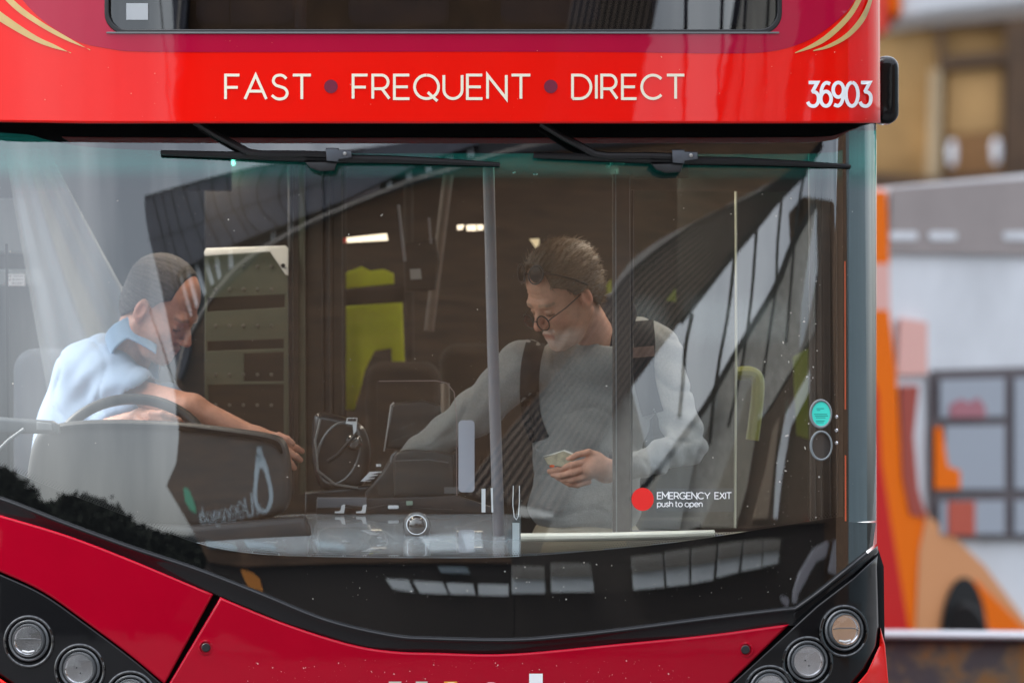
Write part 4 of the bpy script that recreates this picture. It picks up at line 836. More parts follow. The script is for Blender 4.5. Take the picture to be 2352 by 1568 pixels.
o2('seat_orange', [(2145, 980), (2162, 980), (2176, 1070), (2204, 1080), (2204, 1122), (2145, 1122)], 5, BO)
o2('seat_orange', [(2176, 1150), (2238, 1150), (2238, 1228), (2176, 1228)], 5, mat('seat_red', (.5, .07, .03), .6))
o2('seat_red', [(2180, 930), (2205, 915), (2225, 925), (2245, 912), (2262, 935), (2262, 958), (2180, 958)], 5, mat('seat_mauve', (.4, .14, .17), .6))
def wheel(vx, vy):
    c = P2(vx, vy); r = .62
    pts = [(vx + 52 * math.cos(R(t)), vy - 138 * math.sin(R(t))) for t in range(-4, 185, 9)] + [(vx - 52, vy + 60), (vx + 52, vy + 60)]
    a = oslab('wheel_arch', pts, lambda x, y: P2(x, y) - Vector((0, .07, 0)), .08, mat('arch_black', (.006, .006, .006), .9), B2)
    ax = Vector((1.6, -1, 0)).normalized(); cc = V(vx, vy, c.y - .12); cc.z = .31
    t = fin(lathe(cc, [(.16, -.1), (.29, -.1), (.31, -.06), (.31, .06), (.29, .1), (.17, .1), (.15, .04), (0, .04)], 40, axis=(0, -1, 0), sx=.45), 'tyre', mat('tyre_rubber', (.008, .008, .008), .85), B2)
wheel(2213, 1462)
# a further bus top at the upper edge
B3 = thing('coach', 'blurred pale roof edge of a tall coach with a red and orange corner, top right', 'coach', (V(2200, 0, 26).x, 26, 0))
slab('roof_edge', [(2068, -400), (2700, -400), (2700, -22), (2352, 6), (2170, 26), (2068, 42)], 26, 2.4, mat('coach_white', (.6, .61, .63), .4), B3, .02)
slab('corner_trim', [(2040, -400), (2067, -400), (2067, 30), (2055, 40), (2040, 20)], 25.95, 2.4, BO, B3, .02)
slab('corner_panel', [(1960, -400), (2039, -400), (2039, 70), (2020, 80), (1960, 90)], 25.9, 2.4, mat('coach_red', (.7, .05, .03), .4), B3, .02)
# sandstone building
B4 = thing('stone_building', 'blurred brown sandstone building with tall window bays behind the buses', 'building', (V(2200, 784, 34).x, 34, 0))
STN = mat('sandstone', (.38, .225, .085), .85, var=.55, vscale=.8, bump=(3, .5, .05)); STD = mat('dark_brown_stone', (.075, .042, .022), .8, var=.3); STP = mat('pale_stone', (.40, .30, .18), .8, var=.2, vscale=1)  # STD is the darker brown stone of lintel, courses and base
slab('wall', [(1500, -600), (2900, -600), (2900, 1200), (1500, 1200)], 34, .6, STN, B4, 0)
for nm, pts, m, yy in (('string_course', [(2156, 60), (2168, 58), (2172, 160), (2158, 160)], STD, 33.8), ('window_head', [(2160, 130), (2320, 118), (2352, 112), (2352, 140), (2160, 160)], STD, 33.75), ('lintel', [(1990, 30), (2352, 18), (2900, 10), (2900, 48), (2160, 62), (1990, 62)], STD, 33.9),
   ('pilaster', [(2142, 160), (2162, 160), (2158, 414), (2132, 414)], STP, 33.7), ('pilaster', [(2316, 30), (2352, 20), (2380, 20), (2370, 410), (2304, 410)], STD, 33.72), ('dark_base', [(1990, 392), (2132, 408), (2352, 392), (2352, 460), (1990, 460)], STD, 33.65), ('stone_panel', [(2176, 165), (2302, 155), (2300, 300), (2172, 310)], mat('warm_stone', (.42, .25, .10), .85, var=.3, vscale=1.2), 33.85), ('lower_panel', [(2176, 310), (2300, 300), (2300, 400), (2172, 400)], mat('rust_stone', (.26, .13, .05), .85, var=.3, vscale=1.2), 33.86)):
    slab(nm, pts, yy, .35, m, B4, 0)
for x, y in ((2189, 352), (2290, 347)): slab('wall_lamp', circ(x, y, 8, 30), 33.3, .2, mat('lamp_glow_white', (.6, .62, .66), .5), B4, .01)
# low wall with metal rail
LWL = thing('low_wall', 'low lichen-stained concrete wall with a pale metal capping rail, bottom right', 'wall', (V(2300, 1500, 7).x, 7, 0))
def lichen():
    m = mat('stained_concrete', (.12, .115, .11), .85, bump=(14, .6, .01)); t = m.node_tree; b = t.nodes['Principled BSDF']; n = t.nodes.new('ShaderNodeTexNoise'); n.inputs['Scale'].default_value = 4.5; n.inputs['Detail'].default_value = 8; n.inputs['Roughness'].default_value = .7; c = t.nodes.new('ShaderNodeTexCoord')
    r = t.nodes.new('ShaderNodeValToRGB'); r.color_ramp.elements[0].position = .42; r.color_ramp.elements[0].color = (.115, .115, .12, 1); r.color_ramp.elements[1].position = .56; r.color_ramp.elements[1].color = (.34, .20, .075, 1); e = r.color_ramp.elements.new(.49); e.color = (.22, .18, .12, 1)
    t.links.new(c.outputs['Object'], n.inputs['Vector']); t.links.new(n.outputs[0], r.inputs[0]); t.links.new(r.outputs[0], b.inputs['Base Color']); return m
slab('wall_face', [(1850, 1468), (2900, 1478), (2900, 2400), (1850, 2400)], 7, .3, lichen(), LWL, .01)
slab('capping_rail', [(1850, 1453), (2900, 1463), (2900, 1474), (1850, 1465)], 6.95, .4, mat('galvanised_rail', (.5, .52, .55), .4, spec=.6), LWL, .008)

# ---------------------------------------------------------------- the place behind the photographer, seen mirrored in the glass
BRK = mat('brown_brick', (.105, .060, .033), .85, var=.55, vscale=1.4, bump=(12, .6, .03)); SLT = mat('slate_cladding', (.07, .078, .105), .5, var=.2, vscale=1.5); SEAM = mat('dark_seam', (.008, .008, .01), .7); PAL = mat('sky_sheen_glazing', (.78, .86, .92), .3, spec=.8); DRK = mat('unlit_glazing', (.012, .013, .016), .35); GRB = mat('grey_band', (.30, .28, .26), .6, var=.15)  # PAL: the sky mirrored in these panes is painted as pale colour
HALL = thing('shopping_centre', 'brown brick shopping centre with a curved slate-clad fascia, mirrored in the windscreen', 'building', tuple(RF(1000, 1400, -37).xy) + (0,))
lineA = cr([(404, 870), (420, 800), (442, 755), (480, 690), (540, 615), (620, 560), (720, 505), (840, 455), (940, 415), (1040, 386), (1150, 350), (1300, 318), (1500, 292), (1880, 270)], 5)
upF = cr([(1411, 668), (1469, 602), (1603, 506), (1691, 465), (1757, 431), (1845, 366), (1886, 320)], 5)
loF = cr([(1560, 742), (1622, 664), (1688, 580), (1737, 523), (1795, 452), (1853, 396), (1890, 340)], 5)
mslab('brick_wall', lineA + [(1890, 330)] + loF[::-1] + [(1450, 890), (1330, 1010), (1220, 1100), (1160, 1240), (1176, 1292), (800, 1292), (560, 1300), (478, 1290), (455, 1240), (415, 1170), (382, 1115), (405, 1062), (411, 1000)], -37, 2, BRK, HALL)
mslab('brick_wall', [(478, 1292), (800, 1294), (1180, 1296), (1180, 1420), (1180, 1520), (700, 1520), (400, 1420)], -37.2, 2, mat('dark_plinth', (.03, .022, .018), .8), HALL)  # base of the hall, a darker brown than the wall above
mslab('brick_wall', [(1182, 1366), (1366, 1362), (1530, 1350), (1640, 1334), (1795, 1296), (1802, 1240), (1893, 1200), (1893, 1440), (1182, 1520)], -37.2, 2, mat('dark_plinth', (.03, .022, .018), .8), HALL)
fas = cr([(332, 452), (470, 413), (585, 384), (700, 366), (840, 340), (1100, 300)], 5) + cr([(1100, 330), (960, 378), (786, 462), (700, 497), (620, 528), (560, 552), (500, 578), (455, 598), (412, 618)], 5) + cr([(404, 640), (420, 690), (432, 745), (436, 800), (412, 870), (400, 812), (385, 735), (365, 640), (347, 565), (336, 510), (332, 470)], 4)
mslab('dark_glazing', [(404, 640), (412, 618), (620, 520), (786, 455), (1100, 320), (1500, 280), (1880, 262), (1880, 300), (1150, 356), (840, 462), (620, 566), (480, 696), (440, 770), (415, 850)], -36.95, 2, DRK, HALL)
mslab('slate_fascia', fas, -36.6, 1.6, SLT, HALL)
seams = [[(350, 447), (368, 520), (392, 620), (428, 760)], [(370, 441), (390, 530), (412, 610)], [(392, 436), (412, 520), (440, 598)], [(420, 428), (442, 500), (474, 585)], [(452, 419), (470, 490), (508, 572)], [(485, 410), (498, 480), (540, 560)], [(520, 402), (532, 470), (575, 545)], [(560, 392), (548, 430), (565, 500), (600, 535)], [(612, 378), (590, 430), (600, 480), (640, 520)], [(660, 372), (640, 420), (645, 470), (672, 508)], [(700, 366), (690, 410), (700, 470), (704, 494)], [(745, 360), (740, 400), (745, 470)], [(786, 352), (786, 462)],
   [(340, 552), (400, 535), (480, 505), (560, 475), (640, 452), (720, 425), (786, 405)], [(332, 452), (470, 413), (585, 384), (700, 366), (840, 340)], [(404, 630), (470, 590), (560, 552), (620, 528), (700, 497), (786, 462)]]
for i, s_ in enumerate(seams):
    bm = bmesh.new(); ribbon(bm, cr(s_, 5), 2.4 if i < 14 else 4, lambda x, y: RF(x, y, -36.55 + .003 * (i % 2))); bmesh.ops.recalc_face_normals(bm, faces=bm.faces); fin(bm, 'cladding_seam', SEAM, HALL, False)
for q in ([(408, 628), (416, 626), (442, 722), (436, 726)], [(424, 614), (433, 610), (457, 702), (450, 708)], [(444, 602), (453, 598), (474, 672), (466, 680)], [(465, 592), (475, 588), (492, 650), (484, 656)], [(490, 578), (500, 574), (508, 636), (500, 642)], [(522, 566), (533, 562), (536, 612), (527, 618)], [(619, 503), (632, 498), (634, 545), (622, 552)], [(659, 487), (676, 481), (676, 522), (662, 530)], [(846, 418), (860, 414), (862, 443), (848, 448)], [(884, 404), (898, 399), (901, 426), (888, 431)], [(930, 385), (944, 380), (947, 408), (933, 413)], [(974, 372), (988, 368), (992, 392), (978, 397)], [(1022, 352), (1040, 348), (1042, 374), (1024, 380)], [(1072, 338), (1088, 335), (1090, 358), (1074, 362)]):
    mslab('window_pane', q, -36.9, .1, PAL, HALL)
mslab('stair_tower', [(788, 352), (866, 345), (872, 398), (872, 436), (788, 470)], -36.7, 1, mat('tower_grey', (.28, .25, .26), .6, var=.2), HALL)
bm = bmesh.new(); ribbon(bm, lineA, 6, lambda x, y: RF(x, y, -36.5)); bmesh.ops.recalc_face_normals(bm, faces=bm.faces); fin(bm, 'parapet_line', GRB, HALL, False)
mslab('grey_soffit', cr([(1392, 690), (1440, 610), (1520, 548), (1640, 488), (1860, 372)], 5) + upF[::-1][6:], -36.8, .6, GRB, HALL)
# louvres fanning down to the right
LV = mat('bronze_louvre', (.012, .009, .008), .6, var=.2, vscale=2); low2 = cr([(1060, 1130), (1150, 1010), (1300, 830), (1411, 668), (1469, 602), (1603, 506), (1691, 465), (1757, 431), (1845, 366), (1886, 320)], 5); low3 = cr([(1290, 1180), (1340, 1080), (1440, 900), (1520, 790), (1575, 715), (1650, 630), (1720, 545), (1780, 470), (1848, 398), (1890, 338)], 5)
mslab('louvre_backing', low2 + low3[::-1], -36.95, .3, mat('bronze_backing', (.27, .21, .17), .7, var=.2), HALL)
mslab('dark_band', [(1100, 1180), (1300, 1190), (1640, 1200), (1893, 1180), (1893, 1260), (1800, 1300), (1530, 1362), (1180, 1375), (1150, 1300)], -37.3, .5, mat('band_brown', (.05, .04, .032), .8), HALL)  # dark brown band set behind the end bays
for k in range(13):
    t = (k + .5) / 13; bm = bmesh.new(); ribbon(bm, [(a[0] + (b[0] - a[0]) * t, a[1] + (b[1] - a[1]) * t) for a, b in zip(low2, low3)], lambda u: 7.5 * (1 - .8 * u) + 1.2, lambda x, y: RF(x, y, -36.4)); bmesh.ops.recalc_face_normals(bm, faces=bm.faces)
    fin(bm, 'louvre_blade', LV if k < 12 else SEAM, HALL, False)
# glazed frame against the sky: mullions and slanting beam
for pts, wd_ in (([(1848, 398), (1830, 500), (1818, 640), (1805, 790)], 6), ([(1796, 452), (1786, 560), (1782, 660), (1768, 760), (1752, 870)], 6.5), ([(1738, 520), (1728, 660), (1715, 770), (1696, 880), (1672, 980)], 7), ([(1688, 585), (1672, 720), (1652, 830), (1638, 930), (1630, 1020)], 8), ([(1590, 720), (1574, 800), (1568, 880), (1560, 960)], 9), ([(1562, 742), (1622, 664), (1688, 580), (1737, 523), (1795, 452), (1853, 396)], 12),
   ([(1872, 470), (1820, 562), (1786, 650), (1730, 745), (1676, 835), (1622, 930), (1570, 1000), (1520, 1070), (1450, 1150)], 14)):
    bm = bmesh.new(); ribbon(bm, cr(pts, 5), wd_, lambda x, y: RF(x, y, -36.3)); bmesh.ops.recalc_face_normals(bm, faces=bm.faces); fin(bm, 'mullion', SEAM, HALL, False)
ST1 = mat('beige_blind', (.36, .34, .28), .7, var=.25, vscale=3); ST2 = mat('brown_blind', (.12, .085, .06), .7, var=.25, vscale=3)
mslab('end_bay', [(1876, 470), (1872, 760), (1835, 820), (1770, 930), (1700, 1000), (1640, 1190), (1560, 1230), (1430, 1230), (1250, 1240), (1300, 1120), (1450, 890), (1500, 1090), (1620, 932), (1730, 747), (1786, 652), (1824, 562)], -37.1, 1, mat('grey_bay', (.5, .5, .46), .6, var=.3, vscale=3), HALL)
mslab('end_bay', [(1885, 480), (1893, 480), (1893, 1196), (1800, 1205), (1640, 1225), (1650, 1180), (1712, 1000), (1775, 935), (1840, 825), (1876, 764)], -37.0, 1, ST2, HALL)
for q, m_ in (([(1862, 850), (1858, 900), (1816, 980), (1796, 1100), (1786, 1190), (1778, 1190), (1786, 1060), (1806, 950)], PAL), ([(1612, 1210), (1650, 1120), (1690, 1010), (1716, 900), (1748, 850), (1742, 960), (1716, 1120), (1690, 1210)], ST1), ([(1470, 1215), (1520, 1080), (1590, 970), (1650, 880), (1648, 930), (1600, 1040), (1560, 1215)], mat('grey_blind', (.42, .45, .44), .6)), ([(1730, 1190), (1760, 1080), (1776, 990), (1790, 960), (1776, 1080), (1764, 1190)], mat('tan_blind', (.30, .24, .18), .7)), ([(1875, 480), (1878, 620), (1864, 700), (1846, 780), (1838, 800), (1842, 700), (1856, 600)], PAL)):
    mslab('blind_panel', q, -36.85, .1, m_, HALL)
# ground floor glazing low in the screen
SLN = mat('striped_slats', (.20, .19, .17), .6); SK = mat('pale_shopfront', (.58, .63, .66), .4)
for q in ([(885, 1328), (938, 1331), (952, 1360), (902, 1351)], [(948, 1333), (1016, 1337), (1030, 1363), (964, 1361)], [(1024, 1338), (1086, 1340), (1092, 1365), (1036, 1364)], [(1098, 1340), (1168, 1342), (1168, 1367), (1100, 1366)], [(1176, 1297), (1250, 1300), (1252, 1361), (1176, 1362)], [(1265, 1292), (1356, 1292), (1365, 1358), (1267, 1359)], [(1451, 1277), (1521, 1270), (1526, 1347), (1456, 1354)], [(1527, 1267), (1583, 1258), (1583, 1341), (1532, 1346)], [(1591, 1258), (1646, 1250), (1638, 1331), (1588, 1339)], [(1653, 1248), (1706, 1241), (1696, 1313), (1646, 1326)], [(1711, 1241), (1753, 1237), (1748, 1303), (1704, 1311)], [(1757, 1237), (1793, 1237), (1787, 1291), (1752, 1301)], [(962, 1230), (1046, 1226), (1056, 1262), (990, 1266)], [(1060, 1225), (1104, 1222), (1110, 1258), (1072, 1262)]):
    mslab('shopfront_pane', q, -36.7, .1, SK, HALL)
    (a, b, c, d) = q
    if a[1] < 1310 and a[1] > 1236:
        mid = lambda p, r_, t: (p[0] + (r_[0] - p[0]) * t, p[1] + (r_[1] - p[1]) * t)
        for k in range(6):
            t0, t1 = k * .085, k * .085 + .062
            mslab('slat', [mid(a, d, t0), mid(b, c, t0), mid(b, c, t1), mid(a, d, t1)], -36.6, .05, SLN, HALL)
# shop sign: big looped Q and the rest of the word, reading the right way round when faced
SG = thing('shop_sign', 'pale blue Queensgate sign with tall looped Q, mirrored in the windscreen', 'sign', tuple(RF(600, 1200, -36.4).xy) + (3,))
SB = mat('sign_blue', (.50, .62, .70), .5)
def sgn(pts, wd_, m=SB):
    bm = bmesh.new(); ribbon(bm, cr(pts, 6), wd_, lambda x, y: RF(x, y, -36.35)); bmesh.ops.recalc_face_normals(bm, faces=bm.faces)
    fin(bm, 'sign_letter', m, SG, False)
def zz(l): return [((440 + a / 6.031) * .9408, (1060 + b / 6.031) * .9408) for a, b in l]
sgn(zz([(1165, 190), (1150, 330), (1120, 620), (1100, 850), (1110, 980), (1150, 1090), (1250, 1130), (1310, 1050), (1340, 900), (1310, 700), (1250, 480), (1180, 280), (1165, 195)]), lambda u: 8.5 if .18 < u < .8 else 10)
sgn(zz([(1165, 260), (1175, 380), (1190, 500)]), 13)
sgn(zz([(1180, 1030), (1150, 1110), (1130, 1190)]), 3)
sgn(zz([(1045, 870), (1060, 1050), (1070, 1160), (1020, 1210), (980, 1130), (960, 1020), (945, 940)]), 3.4)
for s_ in ([(840, 1150), (930, 1130), (930, 1060), (880, 1000), (840, 1060), (860, 1160)], [(940, 1200), (900, 1240), (850, 1190)], [(735, 1190), (820, 1170), (820, 1110), (770, 1060), (730, 1110), (740, 1180)], [(825, 1230), (790, 1270), (750, 1240)], [(730, 1280), (700, 1150), (660, 1100), (645, 1180), (665, 1280)], [(620, 1110), (580, 1140), (590, 1190), (640, 1210), (640, 1260), (590, 1280)], [(490, 1150), (520, 1210), (560, 1230), (560, 1170), (520, 1130), (490, 1160), (510, 1280), (550, 1340), (590, 1335)], [(390, 1160), (400, 1250), (440, 1300), (470, 1260), (450, 1180), (410, 1150)], [(385, 1150), (410, 1300)], [(320, 1080), (350, 1200), (375, 1290)], [(290, 1220), (340, 1200), (310, 1160), (280, 1180), (310, 1290), (360, 1300), (360, 1260)]): sgn(zz(s_), 2.4)
mslab('sign_leaf', cr(zz([(50, 790), (110, 800), (170, 920), (225, 1080), (220, 1150), (150, 1110), (85, 1010), (55, 880)]), 4, True)[:], -36.3, .15, mat('sign_green', (.08, .42, .25), .5), SG, 30)
# tree line mirrored low on the left
TRM = mat('tree_foliage', (.012, .015, .011), .95, spec=.1)
def mtree(pts, yb, label):
    lo_ = [RF(x, y, yb) for x, y in pts]; cxm = sum(p.x for p in lo_) / len(lo_)
    T = thing('tree', label, 'tree', (cxm, yb, 0), 'trees mirrored in the windscreen')
    bm = bmesh.new(); rr = random.Random(int(abs(yb) * 7 + pts[0][0]))
    for a, b in zip(pts, pts[1:]):
        n = max(2, int(abs(b[0] - a[0]) / 3))
        for i in range(n):
            x = a[0] + (b[0] - a[0]) * i / n; y = a[1] + (b[1] - a[1]) * i / n + rr.uniform(-5, 6); top = RF(x, y, yb); z = top.z
            for j in range(150):
                c = Vector((top.x + rr.gauss(0, .6), yb + rr.gauss(0, .8), max(.3, z - rr.random() ** 1.5 * z * .97 + rr.gauss(0, .08)))); s = rr.uniform(.10, .24); a_ = rr.random() * 6.3; d1 = Vector((math.cos(a_) * 2.2, rr.gauss(0, .5), math.sin(a_) * .8)) * s; d2 = Vector((-math.sin(a_) * 2.0, rr.gauss(0, .5), math.cos(a_) * .8)) * s * .8
                bm.faces.new([bm.verts.new(c + q) for q in (d1, d2, -d1, -d2)])
    fin(bm, 'crown', TRM, T, False)
    zt = max(p.z for p in lo_); fin(tube([(cxm, yb, 0), (cxm + .1, yb, zt * .4), (cxm, yb, zt * .8)], .3, 8, radii=[.35, .25, .12]), 'trunk', mat('bark', (.06, .045, .03), .9), T)
mtree([(160, 1146), (200, 1148), (235, 1160), (262, 1180)], -62, 'dark bushy tree mirrored low on the left of the windscreen, tallest of its row')
mtree([(262, 1182), (290, 1205), (320, 1222), (352, 1230)], -63, 'dark rounded tree mirrored just right of the tallest tree')
mtree([(350, 1232), (400, 1238), (452, 1246), (480, 1256)], -64, 'low dark tree mirrored beside the corner of the brick building')
mtree([(-40, 1070), (0, 1085), (30, 1105), (50, 1130)], -58, 'dark tree mirrored at the far left edge of the windscreen')
mtree([(50, 1150), (100, 1160), (160, 1165)], -61, 'low dark hedge-like tree mirrored between two taller trees on the left')

xr = RF(1868, 800, -37).x
fin(box(xr, 23.5, -39.5, -37.5, 0, 15), 'end_wall', BRK, HALL, False)
fin(box(21.5, 23.5, -37.4, -13, 0, 13), 'reflection_wing', BRK, HALL, False)
fin(box(22, 24, -12.9, 6, 0, 14), 'reflection_wing', mat('reflection_wing_blue', (.10, .14, .165), .6, var=.25, vscale=.6), HALL, False)  # unseen wing added as a dark bluish tone for the glass corner to mirror

nb = BRK.node_tree; cn_ = [n for n in nb.nodes if n.type == 'TEX_NOISE']; tcn = [n for n in nb.nodes if n.type == 'TEX_COORD'][0]
mpn = nb.nodes.new('ShaderNodeMapping'); mpn.inputs['Rotation'].default_value = (0, R(-24), 0); mpn.inputs['Scale'].default_value = (.35, 1, 3.5)
nb.links.new(tcn.outputs['Object'], mpn.inputs[0])
for n in cn_: nb.links.new(mpn.outputs[0], n.inputs['Vector'])

PLP = thing('lamp_post', 'thin dark pole mirrored across the driver\'s cheek', 'lamp post', (RF(372, 900, -30).x, -30, 0))
bm = bmesh.new(); ribbon(bm, cr([(344, 704), (352, 735), (372, 790), (390, 850), (404, 900), (408, 960)], 5), lambda u: 1.2 + 2.6 * u, lambda x, y: RF(x, y, -30)); bmesh.ops.recalc_face_normals(bm, faces=bm.faces)
bmesh.ops.solidify(bm, geom=list(bm.faces), thickness=.06); fin(bm, 'pole', SEAM, PLP, False)

zr = lambda l: [((1740 + a / 4.272) * .9408, (1300 + b_ / 4.272) * .9408) for a, b_ in l]
PG = mat('pale_grey_post', (.30, .31, .36), .5)
for q in ([(1180, 90), (1215, 100), (1180, 250), (1080, 300), (960, 520), (890, 640), (880, 740), (845, 720), (850, 620), (900, 440), (1050, 180)], [(1225, 80), (1310, 30), (1330, 40), (1290, 250), (1330, 360), (1270, 430), (1215, 400), (1240, 280), (1275, 90)], [(715, 655), (760, 660), (800, 700), (780, 775), (730, 720)]):
    mslab('leaning_panel', zr(q), -36.5, .2, PG, HALL, 30)
mslab('amber_panel', [(552, 1306), (578, 1314), (596, 1328), (604, 1358), (570, 1348), (562, 1330)], -36.5, .1, mat('amber_sign', (.55, .2, .02), .6), HALL)
for x0 in (470, 560, 720, 1005): mslab('low_window', [(x0, 1240 if x0 < 900 else 1300), (x0 + 66, 1248 if x0 < 900 else 1302), (x0 + 76, 1262 if x0 < 900 else 1316), (x0 + 8, 1256 if x0 < 900 else 1314)], -36.9, .1, mat('dull_glass_blue', (.22, .28, .32), .4), HALL)
# ---------------------------------------------------------------- people
def vv(a): return Vector(a)
def head_fn(O, M, s, beard):
    Mi = np.array(M, dtype=np.float32); Oa = arr(O)
    def fn(P):
        q = ((P - Oa) @ Mi) / s; A = [None]; c = [q]
        def E(c_, r_, rot=None): return el(q, c_, r_, rot)
        d = E((-.012, 0, .052), (.100, .078, .090))
        d = su(d, E((.022, 0, -.02), (.070, .064, .085)), .03)
        d = su(d, E((.050, 0, -.085), (.040, .042, .030)), .035)
        d = su(d, E((.074, 0, -.098), (.017, .022, .017)), .018)
        for s_ in (-1, 1):
            d = su(d, E((.050, .044 * s_, -.022), (.030, .020, .026)), .022)
            d = su(d, rc(q, (-.01, .058 * s_, -.045), (.045, .035 * s_, -.092), .018, .014), .025)
        d = su(d, rc(q, (.080, -.034, .026), (.080, .034, .026), .013, .013), .016)
        for s_ in (-1, 1):
            d = ss(d, E((.100, .033 * s_, .003), (.018, .019, .012)), .010)
            d = su(d, E((.0765, .032 * s_, .002), (.0125, .0135, .0125)), .003)
            d = su(d, rc(q, (.088, .022 * s_, .0075), (.083, .044 * s_, .0065), .0028, .0024), .004)
        d = su(d, rc(q, (.088, 0, .014), (.112, 0, -.026), .0085, .0120), .010)
        for s_ in (-1, 1): d = su(d, E((.101, .0135 * s_, -.031), (.012, .008, .0075)), .006)
        d = ss(d, rc(q, (.094, -.03, -.0465), (.094, .03, -.0465), .002, .002), .006)
        d = su(d, rc(q, (.0905, -.018, -.058), (.0905, .018, -.058), .0068, .0068), .006)
        d = su(d, rc(q, (.088, -.015, -.070), (.088, .015, -.070), .0072, .0072), .006)
        d = ss(d, rc(q, (.099, -.024, -.064), (.099, .024, -.064), .0016, .0016), .003)
        for s_ in (-1, 1):
            ear = E((-.012, .078 * s_, .000), (.018, .009, .031)); ear = su(ear, E((-.006, .074 * s_, -.024), (.009, .007, .012)), .006)
            ear = ss(ear, E((-.008, .086 * s_, .002), (.009, .006, .018)), .005); d = su(d, ear, .007)
        if beard: d = su(d, E((.072, 0, -.092), (.022, .028, .022)), .014)
        for s_ in (-1, 1):
            d = ss(d, rc(q, (.100, .018 * s_, -.034), (.080, .036 * s_, -.068), .0016, .0012), .006); d = ss(d, rc(q, (.088, .020 * s_, -.012), (.076, .046 * s_, -.010), .0010, .0010), .005)
        d = d + .0007 * np.sin(q[:, 2] * 560 + 2 * np.sin(q[:, 1] * 40)) * np.clip((q[:, 0] - .05) * 40, 0, 1) * np.exp(-((q[:, 2] - .056) / .016) ** 2)
        d = d - .0009 * np.sin(q[:, 0] * 210 + q[:, 2] * 160) * (q[:, 2] < -.04) * beard
        return d * s
    return fn
def skin_tone(O, M, s, base, beard, extra=None):
    Mi = np.array(M, dtype=np.float32); Oa = arr(O)
    def t(p):
        q = ((p - Oa) @ Mi) / s; c = np.tile(arr(base), (len(p), 1)); x, y, z = q[:, 0], q[:, 1], q[:, 2]
        def blend(w_, col):
            nonlocal c
            w_ = np.clip(w_, 0, 1)[:, None]; c = c * (1 - w_) + arr(col) * w_
        near = (np.linalg.norm(q, axis=1) < .17)
        def blob(cx, cy, cz, r): return np.clip(1.6 - 1.6 * np.sqrt((x - cx) ** 2 + (np.abs(y) - cy) ** 2 + (z - cz) ** 2) / r, 0, 1) * near
        blend(.6 * blob(.108, 0, -.024, .026), (.50, .15, .09)); blend(.35 * blob(.068, .045, -.022, .032), (.50, .17, .11)); blend(.5 * blob(-.012, .08, 0, .035), (.52, .18, .12))
        blend(.55 * blob(.085, .033, .0, .017), (.22, .10, .06))
        # lash line and brows
        blend(.8 * near * (x > .07) * (np.abs(np.abs(y) - .033) < .014) * (np.abs(z + .0035) < .0022), (.05, .03, .02))
        blend(.55 * near * (x > .068) * (np.abs(np.abs(y) - .034) < .020) * (np.abs(z - .026 - .004 * np.cos((np.abs(y) - .03) * 90)) < .0042), (.13, .09, .06) if not beard else (.26, .19, .13))
        lip = near * (x > .082) * (np.abs(y) < .023) * np.clip(1.5 - np.abs(z + .064) / .008, 0, 1); blend(.7 * lip, (.36, .12, .09))
        if beard:
            b_ = near * np.clip((-.048 - z - .35 * np.clip(.055 - x, 0, 1)) / .022, 0, 1) * np.clip((x - .015) / .045, 0, 1) + near * (x > .085) * (np.abs(y) < .03) * np.clip((-.043 - z) / .005, 0, 1) * (z > -.056)
            n = .5 + .5 * np.sin(x * 900) * np.sin(y * 1100 + z * 700); blend(np.clip(b_, 0, 1) * (.50 + .22 * n) * (1 - lip * .8), (.60, .50, .44))
        else:
            b_ = near * np.clip((-.040 - z) / .02, 0, 1) * (x > -.01); blend(b_ * .25, (.22, .15, .13))
        if extra: blend(*extra(q, near))
        return np.clip(c, 0, 1)
    return t
def hair_fn(O, M, s, line, lift=.007, bald=0):
    Mi = np.array(M, dtype=np.float32); Oa = arr(O)
    def fn(P):
        q = ((P - Oa) @ Mi) / s; x, y, z = q[:, 0], q[:, 1], q[:, 2]
        d = el(q, (-.014, 0, .054), (.100 + lift, .079 + lift, .090 + lift)); d = su(d, el(q, (-.045, 0, .0), (.062 + lift * .5, .068 + lift * .4, .075)), .02)
        ph = np.arctan2(z - .02, y); st = np.sin(ph * 44 + 5 * np.sin(x * 26 + 1.3) + 2 * np.sin(x * 61)) * .6 + np.sin(ph * 19 + x * 42) * .6 + .5 * np.sin(ph * 83 - x * 70)
        d = d - (.0016 if lift > .005 else .0006) * st - (.0035 * np.sin(x * 38 + 1) * np.sin(ph * 5 + .7) if lift > .005 else 0)
        cut = line(x, np.abs(y), z)           # positive: no hair
        return np.maximum(d, cut) * s
    return fn
def hair_tone(O, M, s, a_, b_, g_):
    Mi = np.array(M, dtype=np.float32); Oa = arr(O)
    def t(p):
        q = ((p - Oa) @ Mi) / s; x, y, z = q[:, 0], q[:, 1], q[:, 2]; ph = np.arctan2(z - .02, y)
        n = np.clip(.5 + .28 * np.sin(ph * 57 + 6 * np.sin(x * 22)) + .22 * np.sin(ph * 131 + x * 50) + .18 * np.sin(ph * 23 + x * 31), 0, 1)[:, None]
        c = arr(a_) * (1 - n) + arr(b_) * n; w_ = np.clip((.07 - z) / .06, 0, 1)[:, None] * .75; return c * (1 - w_) + arr(g_) * (.6 + .6 * n) * w_
    return t
SKIN1 = mat('weathered_skin', (.5, .25, .16), .48, attr=True, sss=.12, bump=(380, .5, .0012), var=.17, vscale=38)
